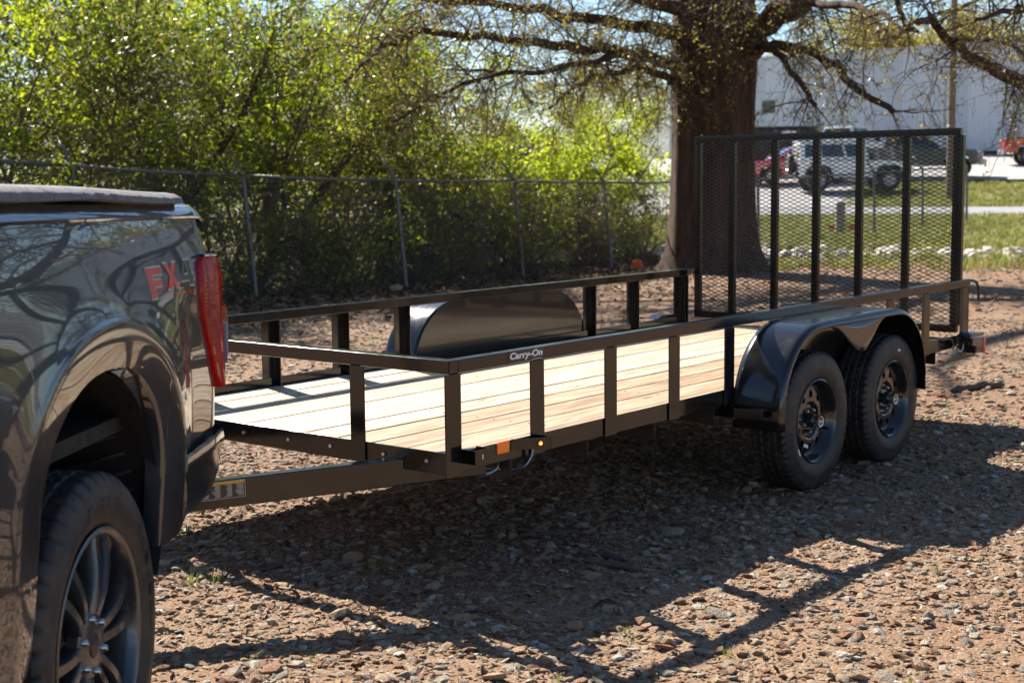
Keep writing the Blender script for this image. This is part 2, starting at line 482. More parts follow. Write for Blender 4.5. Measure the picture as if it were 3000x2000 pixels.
# upright posts: angle iron, plate outside and flange behind
def lprof(c, thick, leg_a, leg_b, sa, sb):
    """L outline in 2D: corner c, one leg along first axis (sa*leg_a), one along second (sb*leg_b)"""
    u, w = c
    return [(u, w), (u + sa * leg_a, w), (u + sa * leg_a, w + sb * thick), (u + sa * thick, w + sb * thick), (u + sa * thick, w + sb * leg_b), (u, w + sb * leg_b)]
def post(x, y, side, bottom=F0 - 0.004, width=PWD, name='post'):
    s = 1 if side == 'near' else -1
    # plan outline: plate along x on the outside, flange turned in at the rear edge
    pr = lprof((x + width / 2, y - s * 0.003), 0.007, width, 0.05, -1, s)
    return MB().prism(pr, 'z', bottom, H - T_ + 0.0004).build(name, B, trailer, bevel=0.0015, seg=1)
for i, x in enumerate(PX):
    post(x, 0.0, 'near', bottom=F0 - (0.012 if i == 0 else 0.004))
    post(x, W, 'far')
def front_post(yc):
    pr = lprof((-0.003, yc + 0.038), 0.007, 0.05, 0.076, 1, -1)
    MB().prism(pr, 'z', F0 - 0.006, H - T_ + 0.0004).build('post', B, trailer, bevel=0.0015, seg=1)
front_post(0.467); front_post(W - 0.467)
# perimeter frame: angle irons
MB().prism(lprof((0.005, F0), 0.0062, 0.07, F1 - F0, 1, 1), 'x', 0.006, L - 0.02).build('side_frame', B, trailer, bevel=0.0015, seg=1)
MB().prism(lprof((W - 0.005, F0), 0.0062, 0.07, F1 - F0, -1, 1), 'x', 0.006, L - 0.02).build('side_frame', B, trailer, bevel=0.0015, seg=1)
ff = MB().prism([(0.0045, F0 - 0.001), (0.08, F0 - 0.001), (0.08, F0 - 0.0065), (0.0105, F0 - 0.0065), (0.0105, F1 + 0.001), (0.0045, F1 + 0.001)][::1] if False else lprof((0.0045, F0 - 0.0075), 0.006, 0.075, F1 - F0 + 0.0085, 1, 1), 'y', 0.012, W - 0.012).build('front_frame', B, trailer, bevel=0.0015, seg=1)
MB().prism(lprof((L - 0.013, F0 - 0.02), 0.006, 0.075, DK + 0.026 - F0, -1, 1), 'y', 0.004, W - 0.004).build('rear_frame', B, trailer, bevel=0.0015, seg=1)
for yb in (0.115, 0.335, 0.62, 0.86, 1.13, 1.40, 1.66, 1.93):
    m = MB().lathe([(0, -0.004), (0.0075, -0.004), (0.0085, -0.0015), (0.0085, 0.0045)], 10, 'x', (0.0, yb, 0.500))
    m.build('bolt', M['chrome'], ff, smooth=True, sharp=40)
# cross members under the deck
for x in (0.36, 0.86, 1.36, 1.86, 2.42, 3.30, 3.95, 4.45):
    MB().prism(lprof((x, F0 - 0.001), 0.006, 0.075, 0.075, 1, -1), 'y', 0.013, W - 0.013).build('cross_member', M['steel_black'], trailer, bevel=0.001, seg=1)
# deck planks
NP = 11; y0, y1 = 0.016, W - 0.016
pwid = (y1 - y0) / NP
for i in range(NP):
    a = y0 + i * pwid + 0.0030 + 0.0012 * random.random(); b = y0 + (i + 1) * pwid - 0.0030 - 0.001 * random.random()
    dz = random.uniform(-0.0018, 0.0018)
    nx = 24; P = []
    # a plank with slightly cupped, uneven top
    m = MB()
    xs = np.linspace(0.016 + random.uniform(0, 0.003), L - 0.022, nx)
    for x in xs:
        wv = 0.0012 * mnoise.noise((x * 0.8, i * 3.1, 0)); ed = 0.0009 * mnoise.noise((x * 2.0, i * 7.7, 5))
        ring = [(x, a + ed, F0 + 0.007), (x, a + ed, DK + dz + wv - 0.003), (x, a + 0.003 + ed, DK + dz + wv), (x, (a + b) / 2, DK + dz + wv - 0.0006),
                (x, b - 0.003 - ed, DK + dz + wv), (x, b - ed, DK + dz + wv - 0.003), (x, b - ed, F0 + 0.007)]
        P.append(ring + [ring[0]])
    m.grid(P)
    m.add([p for p in P[0][:-1]], [tuple(range(7))]); m.add([p for p in P[-1][:-1]], [tuple(reversed(range(7)))])
    m.build('plank', M['plank'], trailer, smooth=True, sharp=30)
# screws in the planks over three cross members
m = MB()
for x in (0.895, 1.895, 3.985):
    for i in range(NP):
        for q in (0.28, 0.74):
            m.lathe([(0, 0.0012), (0.004, 0.0012), (0.0045, 0.0)], 7, 'z', (x + random.uniform(-0.006, 0.006), y0 + (i + q) * pwid, DK + 0.0012))
m.build('deck_screws', M['steel_black'], trailer)['kind'] = 'stuff'

# A-frame tongue
def arm(y0_, y1_):
    a = Vector((0.30, y0_, 0.4548)); b = Vector((-1.20, y1_, 0.3885))
    d = (b - a); c = (a + b) / 2
    ax = d.normalized(); ay = Vector((0, 0, 1)).cross(ax)
    return MB().obox(c, ax, ay, ax.cross(ay), d.length / 2, 0.026, 0.0508), ax, ay, a, b
am, ax_, ay_, aa, ab = arm(0.095, 0.985)
near_arm = am.build('tongue_arm', B, trailer, bevel=0.005)
am2 = arm(W - 0.095, W - 0.985)[0]
am2.build('tongue_arm', B, trailer, bevel=0.005)
cpl = MB().box(-1.365, -1.17, W / 2 - 0.055, W / 2 + 0.055, 0.355, 0.425).build('coupler', M['steel_black'], trailer, bevel=0.004)
MB().lathe([(0.0, 0.49), (0.03, 0.49), (0.045, 0.46), (0.05, 0.41), (0.05, 0.37), (0.035, 0.355), (0, 0.355)], 16, 'z', (-1.42, W / 2, 0)).build('ball_socket', M['steel_black'], cpl, smooth=True, sharp=40)
jk = MB().tube([(-0.95, W / 2, 0.12), (-0.95, W / 2, 0.86)], 0.03, 12).build('tongue_jack', M['steel_black'], trailer, smooth=True, sharp=40)
MB().tube([(-0.95, W / 2, 0.86), (-0.95, W / 2, 0.9), (-0.95, W / 2 + 0.14, 0.905)], 0.009, 8).build('jack_handle', M['steel_black'], jk, smooth=True)
MB().lathe([(0.0, 0.10), (0.06, 0.10), (0.06, 0.12), (0, 0.12)], 14, 'z', (-0.95, W / 2, 0)).build('jack_foot', M['steel_black'], jk, smooth=True, sharp=40)
MB().box(-1.0, -0.9, W / 2 - 0.20, W / 2 + 0.20, 0.452, 0.460).build('jack_plate', M['steel_black'], trailer)
# warning label on the outer face of the near arm
nrm = -ay_ if ay_.y > 0 else ay_
def on_arm(u, h, o):  # u metres from the corner end along arm, h height from arm bottom
    return aa + ax_ * u + nrm * (0.026 + o) + Vector((0, 0, -0.0508 + h))
def arm_quad(m, u0, u1, h0, h1, o):
    return m.add([on_arm(u0, h0, o), on_arm(u1, h0, o), on_arm(u1, h1, o), on_arm(u0, h1, o)], [(0, 1, 2, 3)])
LU = 0.916
lab = arm_quad(MB(), LU, LU + 0.215, 0.034, 0.096, 0.0006).build('warning_label', M['white_print'], near_arm, fix=False)
arm_quad(MB(), LU + 0.0014, LU + 0.2136, 0.0352, 0.0948, 0.0010).build('label_face', M['grey_print'], lab, fix=False)
arm_quad(MB(), LU + 0.0022, LU + 0.2128, 0.0855, 0.0944, 0.0014).build('label_band', M['yellow_print'], lab, fix=False)
m = MB()
for cI in range(5):
    for rI in range(13):
        u0 = LU + 0.006 + cI * 0.0415; ln = random.uniform(0.016, 0.030)
        h = 0.0825 - rI * 0.0035
        arm_quad(m, u0, u0 + ln, h, h + 0.0011, 0.0014)
m.build('label_text', M['white_print'], lab, fix=False)['kind'] = 'stuff'

# fenders ---------------------------------------------------------------
def fender_profile(n=18, dx=0.0):
    xa, xb, zt, zb, rr = 2.005 + dx, 3.665 + dx, 0.826, 0.352, 0.355
    pts = [(xa, zb), (xa, 0.40)]
    for k in range(n + 1):
        a = math.pi - (math.pi / 2) * k / n
        pts.append((xa + rr * 1.12 + rr * 1.12 * math.cos(a), 0.43 + 0.396 * math.sin(a)))
    for k in range(1, 8):
        pts.append((xa + rr * 1.12 + (xb - xa - 2 * rr * 1.12) * k / 8, zt + 0.002))
    for k in range(n + 1):
        a = math.pi / 2 * (1 - k / n)
        pts.append((xb - rr * 1.12 + rr * 1.12 * math.cos(a), 0.43 + 0.396 * math.sin(a)))
    pts += [(xb, 0.40), (xb, zb)]
    return pts
def fender(ya, yo, s, dx=0.0):
    """ya inner edge, yo outer edge, s=+1 if outward is -y"""
    FP = fender_profile(dx=dx)
    root = bpy.data.objects.new('fender', None); COL.objects.link(root); root.parent = trailer
    m = MB()
    cx, cz = 2.835, 0.45
    # sheet: across from inner edge to the rolled outer lip
    sect = [0.0, 0.12, 0.5, 0.9, 1.0]
    rows = []
    for x, z in FP:
        rows.append([(x, ya + (yo - ya) * q, z) for q in sect])
    lip = []
    out = -1 if s > 0 else 1
    for k, (x, z) in enumerate(FP):
        x0, z0 = FP[max(0, k - 1)]; x1, z1 = FP[min(len(FP) - 1, k + 1)]
        t = Vector((x1 - x0, 0, z1 - z0)).normalized(); nn = Vector((t.z, 0, -t.x))   # inward
        ring = []
        for q in range(7):
            a = math.pi * 0.5 * q / 6
            ring.append((x + nn.x * 0.028 * (1 - math.cos(a)), yo + out * 0.028 * math.sin(a), z + nn.z * 0.028 * (1 - math.cos(a))))
        lip.append(ring)
    m.grid([r + l[1:] for r, l in zip(rows, lip)])
    sh = m.build('fender_top', M['fender'], root, smooth=True)
    so = sh.modifiers.new('solid', 'SOLIDIFY'); so.thickness = 0.003; so.offset = 0
    # inner closing plate with the same outline
    mp = MB(); po = [(x, z) for x, z in FP if z > 0.47]
    mp.prism(po, 'y', ya - s * 0.002, ya + s * 0.001)
    mp.build('inner_plate', M['gloss_black'], root)
    # outer teardrop skirt between the two wheels
    sk = []
    yk = yo + out * 0.0275
    top = []
    for k in range(41):
        x = 2.42 + dx + (3.22 - 2.42) * k / 40
        top.append((x, 0.799))
    def low(x):
        d1 = abs(x - 2.44) ; d2 = abs(x - 3.27)
        # wheel-arch curves meeting in a rounded tip at x=2.835
        u = min(1.0, abs(x - dx - 2.83) / (0.33 if x - dx < 2.83 else 0.29))
        return 0.645 + 0.153 * (1 - math.cos(math.pi * u)) / 2
    P = []
    for k in range(41):
        x = top[k][0]
        zl = low(x)
        P.append([(x, yk, zl + (0.7985 - zl) * q / 4) for q in range(5)])
    mk = MB().grid(P)
    k_ = mk.build('skirt', M['fender'], root, smooth=True)
    so = k_.modifiers.new('solid', 'SOLIDIFY'); so.thickness = 0.003; so.offset = 0
    return root
fender(-0.006, -0.236, 1)
fender(W + 0.006, W + 0.236, -1, 0.10)
# fender brackets (angle stubs)
for yc, s in ((0.0, -1), (W, 1)):
    for xb in (1.985, 3.60):
        MB().prism(lprof((xb - 0.03, F0 - 0.0085), 0.006, 0.06, 0.045, 1, -1), 'y', min(yc - s * 0.05, yc + s * 0.19), max(yc - s * 0.05, yc + s * 0.19)).build('fender_bracket', B, trailer, bevel=0.001, seg=1)

# wheels ----------------------------------------------------------------
def tyre_mesh(Ro, Ri, wd, n_ang, grooves, sipe_every, name, block=0.004):
    """axis y, outward = -y, centred"""
    hw = wd / 2
    prof = [(Ri, -hw * 0.80), (Ri + 0.012, -hw * 0.88), (Ri + 0.030, -hw * 0.965), (Ri + (Ro - Ri) * 0.42, -hw * 1.0), (Ri + (Ro - Ri) * 0.5, -hw * 1.005), (Ri + (Ro - Ri) * 0.53, -hw * 0.992),
            (Ro - 0.034, -hw * 0.965), (Ro - 0.020, -hw * 0.925), (Ro - 0.009, -hw * 0.86)]
    tread = []
    ys = np.linspace(-0.80, 0.80, 33)
    for q in ys:
        crown = Ro - 0.006 * abs(q) ** 2.5
        g = any(abs(q - gx) < 0.042 for gx in grooves)
        tread.append((crown - (0.0085 if g else 0), q * hw, g))
    full = [(r, h, False) for r, h in prof] + tread + [(r, -h, False) for r, h in reversed(prof)]
    vs = []
    for i, (r, h, g) in enumerate(full):
        for k in range(n_ang):
            a = 2 * math.pi * k / n_ang
            rr = r
            q = h / hw
            if not g and r > Ro - 0.025:
                sh = 1 if abs(q) > 0.5 else 0
                ph = (k + int(round(abs(q) * 5)) * (1 if sh == 0 else 0)) % sipe_every
                if abs(q) > 0.5 and ph == 0: rr -= block * 1.3
                elif abs(q) <= 0.5 and ph == sipe_every // 2: rr -= block
            vs.append((rr * math.cos(a), h, rr * math.sin(a)))
    nI = len(full)
    i_, k_ = np.meshgrid(np.arange(nI - 1), np.arange(n_ang), indexing='ij')
    k2 = (k_ + 1) % n_ang
    f = np.stack([i_ * n_ang + k_, i_ * n_ang + k2, (i_ + 1) * n_ang + k2, (i_ + 1) * n_ang + k_], -1).reshape(-1, 4)
    me = fast_mesh(name, np.array(vs), f, True)
    bm = bmesh.new(); bm.from_mesh(me); bmesh.ops.recalc_face_normals(bm, faces=bm.faces); bm.to_mesh(me); bm.free()
    me.set_sharp_from_angle(angle=R(32))
    return me
def holed_disc(n, r0, r1, rh, rc, y, depth, conv=0.0):
    """annulus r0..r1 at height y with n round holes (radius rh at radius rc)"""
    m = MB(); N = 28
    for s in range(n):
        a0 = 2 * math.pi * (s - 0.5) / n; a1 = 2 * math.pi * (s + 0.5) / n; am_ = (a0 + a1) / 2
        hole = []; outer = []
        hx, hz = rc * math.cos(am_), rc * math.sin(am_)
        for k in range(N):
            t = 2 * math.pi * k / N
            ur = Vector((math.cos(am_), math.sin(am_))); ut = Vector((-math.sin(am_), math.cos(am_)))
            hp = Vector((hx, hz)) + ur * (rh * math.cos(t)) + ut * (rh * math.sin(t))
            hole.append(hp)
            # matching point on the sector's border
            c, s_ = math.cos(t), math.sin(t)
            k_ = 1 / max(abs(c), abs(s_))
            u, v_ = c * k_, s_ * k_     # square -1..1
            r = rc + (r1 - rc) * u if u > 0 else rc + (rc - r0) * u
            a = am_ + (a1 - am_) * v_
            outer.append(Vector((r * math.cos(a), r * math.sin(a))))
        yy = lambda p: y + conv * ((p.length - r0) / (r1 - r0)) ** 2
        vs = [(p.x, yy(p), p.y) for p in outer] + [(p.x, yy(p), p.y) for p in hole] + [(p.x, yy(p) + depth, p.y) for p in hole]
        fs = []
        for k in range(N):
            k2 = (k + 1) % N
            fs += [(k, k2, N + k2, N + k), (N + k, N + k2, 2 * N + k2, 2 * N + k)]
        m.add(vs, fs)
    return m
WR, WB = 0.344, 0.196
tyre_me = tyre_mesh(WR, WB, 0.205, 216, (-0.52, -0.17, 0.17, 0.52), 4, 'tyre', 0.0065)
def trailer_wheel(x, yc, s):
    root = bpy.data.objects.new('wheel', None); COL.objects.link(root); root.parent = trailer
    root.location = (x, yc, WR - 0.004); root.rotation_euler = (0, random.uniform(0, 6), 0 if s > 0 else math.pi)
    link('tyre', tyre_me, M['rubber'], root)
    m = MB()   # barrel: outer flange, drop, well
    m.lathe([(0.190, -0.080), (0.2055, -0.089), (0.206, -0.094), (0.200, -0.097), (0.193, -0.092), (0.186, -0.082), (0.181, -0.068), (0.176, -0.060), (0.173, -0.056), (0.170, -0.050), (0.157, -0.0515), (0.157, -0.040), (0.166, -0.036), (0.166, 0.07), (0.19, 0.09)], 64)
    m.build('rim', M['gloss_black'], root, smooth=True, sharp=50)
    d = holed_disc(10, 0.094, 0.158, 0.0180, 0.130, -0.056, 0.012, 0.004)
    d.build('wheel_disc', M['gloss_black'], root, smooth=True, sharp=40)
    d = MB()
    d.lathe([(0.0, -0.038), (0.040, -0.038), (0.076, -0.038), (0.082, -0.044), (0.088, -0.054), (0.094, -0.056)], 64)
    d.build('wheel_center', M['gloss_black'], root, smooth=True, sharp=40)
    hb = MB().lathe([(0.0, -0.081), (0.033, -0.081), (0.036, -0.076), (0.036, -0.036)], 24)
    hb = hb.build('hub', M['gloss_black'], root, smooth=True, sharp=40)
    MB().lathe([(0.0, -0.104), (0.021, -0.104), (0.0215, -0.113), (0.0285, -0.114), (0.030, -0.108), (0.029, -0.080), (0.0, -0.078)], 24).build('hub_cap', M['chrome'], hb, smooth=True, sharp=40)
    for k in range(5):
        a = 2 * math.pi * k / 5
        MB().lathe([(0, -0.064), (0.006, -0.063), (0.010, -0.055), (0.0115, -0.052), (0.012, -0.037)], 6, 'y', (0.0572 * math.cos(a), 0, 0.0572 * math.sin(a))).build('lug_nut', M['chrome'], root)
    MB().tube([(0.160, -0.044, 0.0), (0.161, -0.065, 0.0), (0.161, -0.082, 0.0)], 0.0048, 8).build('valve_stem', M['wire_black'], root, smooth=True)
    return root
w1 = trailer_wheel(2.452, -0.122, 1); w1.rotation_euler = (0, 0.35, 0)
w2 = trailer_wheel(3.322, -0.122, 1); w2.rotation_euler = (0, 0.1, 0)
trailer_wheel(2.53, W + 0.122, -1); trailer_wheel(3.40, W + 0.122, -1)
# stickers: white chalk marks on tyres, barcode label on the front rim
def wheel_patch(w, ang, r, du, dr, y, mat, name):
    a = ang
    ur = Vector((math.cos(a), 0, math.sin(a))); ut = Vector((-math.sin(a), 0, math.cos(a)))
    c = ur * r + Vector((0, y, 0))
    vs = [c - ur * dr - ut * du, c + ur * dr - ut * du, c + ur * dr + ut * du, c - ur * dr + ut * du]
    me = MB().add(vs, [(0, 1, 2, 3)])
    o = me.build(name, mat, w, fix=False); o.modifiers.new('s', 'SOLIDIFY').thickness = 0.001
    return o
def local_ang(w, deg):    # image-plane angle seen from outside (deg from +x towards up), undo wheel spin
    return R(deg) + w.rotation_euler.y
wheel_patch(w1, local_ang(w1, 213), 0.232, 0.020, 0.005, -0.1012, M['white_print'], 'chalk_mark')
wheel_patch(w2, local_ang(w2, 78), 0.262, 0.016, 0.005, -0.1032, M['white_print'], 'chalk_mark')
o = wheel_patch(w1, local_ang(w1, 250), 0.128, 0.024, 0.0085, -0.0575, M['white_print'], 'barcode_label')
# axles and leaf springs
for x in (2.452, 3.322):
    MB().tube([(x, -0.05, WR - 0.004), (x, W + 0.05, WR - 0.004)], 0.030, 12).build('axle', M['steel_black'], trailer, smooth=True, sharp=60)
for yc in (0.05, W - 0.05):
    for x in (2.452, 3.322):
        sp_ = None
        for q in range(3):
            xs_ = np.linspace(-0.34 + q * 0.09, 0.34 - q * 0.09, 9)
            m = MB().grid([[(x + d, yy_, 0.385 - q * 0.008 + 0.05 * (abs(d) / 0.32) ** 2) for yy_ in (yc - 0.022, yc + 0.022)] for d in xs_])
            o = m.build('leaf_spring' if q == 0 else 'spring_leaf', M['steel_black'], trailer if q == 0 else sp_)
            o.modifiers.new('s', 'SOLIDIFY').thickness = 0.007
            if q == 0: sp_ = o

# lights, reflector, stake pocket on the near front ---------------------
yf = 0.0045
sp = MB().prism([(0.066, 0.004), (0.066, -0.062), (0.150, -0.062), (0.150, 0.004), (0.146, 0.004), (0.146, -0.058), (0.070, -0.058), (0.070, 0.004)], 'z', 0.492, 0.545)
sp.build('stake_pocket', B, trailer, bevel=0.0008, seg=1)
MB().prism([(0.108 + 0.0035 * math.cos(t), 0.518 + 0.011 * math.sin(t)) for t in np.linspace(0, 6.28, 13)[:-1]], 'y', -0.0624, -0.0621).build('pocket_slot', M['chrome'], trailer)
rf = MB().prism([(0.272, 0.494), (0.334, 0.494), (0.338, 0.498), (0.338, 0.534), (0.334, 0.538), (0.272, 0.538), (0.268, 0.534), (0.268, 0.498)], 'y', -0.001, yf + 0.001)
rf.build('amber_reflector', M['amber'], trailer, bevel=0.001)
lb = MB()
lb.add([(0.352, 0.003, 0.496), (0.352, 0.003, 0.539), (0.520, -0.060, 0.488), (0.520, -0.060, 0.531), (0.522, -0.056, 0.488), (0.522, -0.056, 0.531), (0.356, 0.004, 0.496), (0.356, 0.004, 0.539)],
       [(0, 2, 3, 1), (2, 4, 5, 3), (4, 6, 7, 5), (0, 1, 7, 6), (1, 3, 5, 7), (0, 6, 4, 2)])
MB().box(0.5225, 0.5255, -0.060, 0.003, 0.487, 0.532).build('light_bracket_end', B, trailer, bevel=0.0008, seg=1)
lbo = lb.build('light_bracket', B, trailer, bevel=0.0008, seg=1)
bd = Vector((0.168, -0.063, 0)).normalized(); bn = Vector((bd.y, -bd.x, 0)); 
lc = Vector((0.352, 0.003, 0)) + bd * 0.130 + Vector((0, 0, 0.511))
def disc(m, c, nrm_, prof, n=20):
    nrm_ = Vector(nrm_).normalized(); u = nrm_.orthogonal().normalized(); w = nrm_.cross(u); c = Vector(c)
    vs = [c + (u * math.cos(2 * math.pi * k / n) + w * math.sin(2 * math.pi * k / n)) * r + nrm_ * h for r, h in prof for k in range(n)]
    fs = [(i * n + k, i * n + (k + 1) % n, (i + 1) * n + (k + 1) % n, (i + 1) * n + k) for i in range(len(prof) - 1) for k in range(n)]
    return m.add(vs, fs)
ml = disc(MB(), lc, bn, [(0.013, -0.001), (0.0125, 0.004), (0.009, 0.0045), (0.0085, 0.003)]).build('marker_grommet', M['wire_black'], lbo, smooth=True)
disc(MB(), lc, bn, [(0.0092, 0.002), (0.008, 0.006), (0.004, 0.008), (0.0001, 0.0085)]).build('marker_lamp', M['amber_lit'], lbo, smooth=True)
disc(MB(), lc, bn, [(0.0034, 0.0084), (0.0001, 0.0094)], 12).build('marker_bulb', M['amber_core'], lbo, smooth=True)
# wiring hanging below the frame
def cable(name, pts, r, mat, parent=trailer):
    P = [Vector(p) for p in pts]; Q = []
    for i in range(len(P) - 1):
        a = P[max(0, i - 1)]; b = P[i]; c = P[i + 1]; d = P[min(len(P) - 1, i + 2)]
        for k in range(6):
            t = k / 6
            Q.append(0.5 * ((2 * b) + (c - a) * t + (2 * a - 5 * b + 4 * c - d) * t * t + (3 * b - a - 3 * c + d) * t ** 3))
    Q.append(P[-1])
    return MB().tube(Q, r, 6).build(name, mat, parent, smooth=True)
for k, (mt, dx) in enumerate((('wire_blue', 0), ('wire_white', 0.006), ('wire_red', 0.011), ('wire_green', 0.017))):
    cable('wire', [(0.452 + dx, -0.02, 0.490), (0.448 + dx, -0.015, 0.46), (0.428 + dx * 0.8, 0.0, 0.425), (0.408 + dx * 0.5, 0.03, 0.412), (0.34, 0.08, 0.415 + dx * 0.3), (0.27, 0.14, 0.43)], 0.0022, M[mt])
for k, (mt, dx) in enumerate((('wire_blue', 0), ('wire_white', 0.005), ('wire_green', 0.010))):
    cable('wire', [(0.25, 0.10, 0.405 + dx), (0.30, 0.075, 0.402 + dx), (0.335, 0.06, 0.417 + dx), (0.345, 0.06, 0.445), (0.34, 0.07, 0.47)], 0.0022, M[mt])
# maker's decal on the near top rail
dec = MB().add([(0.338, -0.0004, 0.8285), (0.556, -0.0004, 0.8285), (0.556, -0.0004, 0.8735), (0.338, -0.0004, 0.8735)], [(0, 1, 2, 3)]).build('decal', M['black_print'], near_rail, fix=False)
def place_text(body, cx_, cz_, width, height, mat, parent, y, offset, shear=0.0, name='lettering', spacing=1.0):
    me = text_mesh(body, 1.0, offset, 0.001, shear, spacing)
    co = np.array([v_.co for v_ in me.vertices])
    mn, mxx = co.min(0), co.max(0); sc = (width / (mxx[0] - mn[0]), height / (mxx[1] - mn[1])); mid_ = (mn + mxx) / 2
    for v_, c_ in zip(me.vertices, co):
        v_.co = (cx_ + (c_[0] - mid_[0]) * sc[0], y - c_[2] * 0.3, cz_ + (c_[1] - mid_[1]) * sc[1])
    return link(name, me, mat, parent)
place_text('Carry-On', 0.447, 0.8525, 0.202, 0.034, M['white_print'], dec, -0.0012, 0.045, 0.12)
place_text('CARRY-ONTRAILER.COM', 0.512, 0.8322, 0.058, 0.0042, M['white_print'], dec, -0.0012, 0.01)

# ramp gate -------------------------------------------------------------
GX = 4.956; gy0, gy1, gz0, gz1 = 0.088, 2.022, 0.530, 1.815
gate = bpy.data.objects.new('ramp_gate', None); COL.objects.link(gate); gate.parent = trailer
gb = 0.046
def gbar(y0_, y1_, z0_, z1_, nm='gate_bar', x0=GX, x1=GX + 0.04):
    return MB().box(x0, x1, y0_, y1_, z0_, z1_).build(nm, M['mesh_black'], gate, bevel=0.003)
gbar(gy0, gy1, gz1 - gb, gz1, 'gate_frame_bar'); gbar(gy0, gy1, gz0, gz0 + gb, 'gate_frame_bar')
gbar(gy0 - 0.02, gy0 + gb, gz0 + gb + 0.0005, gz1 - gb - 0.0005, 'gate_frame_bar'); gbar(gy1 - gb, gy1, gz0 + gb + 0.0005, gz1 - gb - 0.0005, 'gate_frame_bar')
for yb in (1.722, 1.391, 1.080, 0.769, 0.444):
    gbar(yb - 0.023, yb + 0.023, gz0 + gb + 0.0005, gz1 - gb - 0.0005)
# expanded metal sheet: slanted strands in diamonds
LWD, SWD = 0.0615, 0.0272
vs = []; fs = []
def strand(p, q, tilt):
    p = Vector(p); q = Vector(q); d = (q - p).normalized()
    a = Vector((1, 0, 0)); b = d.cross(a)
    a2 = (a * math.cos(tilt) + b * math.sin(tilt)); b2 = d.cross(a2)
    ha, hb_ = 0.0022, 0.0018
    n0 = len(vs)
    for c in (p, q):
        for sa, sb in ((-1, -1), (1, -1), (1, 1), (-1, 1)):
            vs.append(c + a2 * (sa * ha) + b2 * (sb * hb_))
    for k in range(4):
        k2 = (k + 1) % 4
        fs.append((n0 + k, n0 + k2, n0 + 4 + k2, n0 + 4 + k))
nrow = int((gz1 - gz0 - 0.01) / (SWD / 2)); ncol = int((gy1 - gy0 - 0.012) / (LWD / 2))
gxm = GX - 0.005
for i in range(nrow):
    for j in range(ncol):
        ya = gy0 + 0.006 + j * LWD / 2; yb = ya + LWD / 2
        za = gz0 + 0.006 + i * SWD / 2; zb = za + SWD / 2
        if (i + j) % 2 == 0: strand((gxm, ya, za), (gxm, yb, zb), 0.0)
        else: strand((gxm, ya, zb), (gxm, yb, za), 0.0)
gm_ = fast_mesh('expanded_metal', np.array([tuple(p) for p in vs]), np.array(fs))
o = link('expanded_metal', gm_, M['mesh_black'], gate); o['kind'] = 'stuff'
# hinges + latch hook on the near rear
for yy in (0.35, 1.75):
    MB().tube([(L - 0.004, yy, F1 - 0.012), (L - 0.004, yy + 0.12, F1 - 0.012)], 0.012, 10).build('hinge', M['steel_black'], gate, smooth=True, sharp=50)
for yy, s in ((0.028, 1), (W - 0.028, -1)):
    k_ = MB().box(L + 0.0005, L + 0.045, yy - 0.012, yy + 0.012, H - 0.045, H - 0.004).build('latch_plate', B, trailer, bevel=0.002)
    MB().tube([(L + 0.03, yy, H - 0.02), (L + 0.11, yy, H - 0.018), (L + 0.145, yy - s * 0.01, H - 0.03), (L + 0.16, yy - s * 0.02, H - 0.06), (L + 0.165, yy - s * 0.022, H - 0.145)], 0.009, 10).build('latch_pin', M['steel_black'], k_, smooth=True, sharp=60)
    MB().box(L - 0.012, L - 0.002, yy - 0.024, yy + 0.03, F0, H - T_).build('rear_post', B, trailer, bevel=0.002)
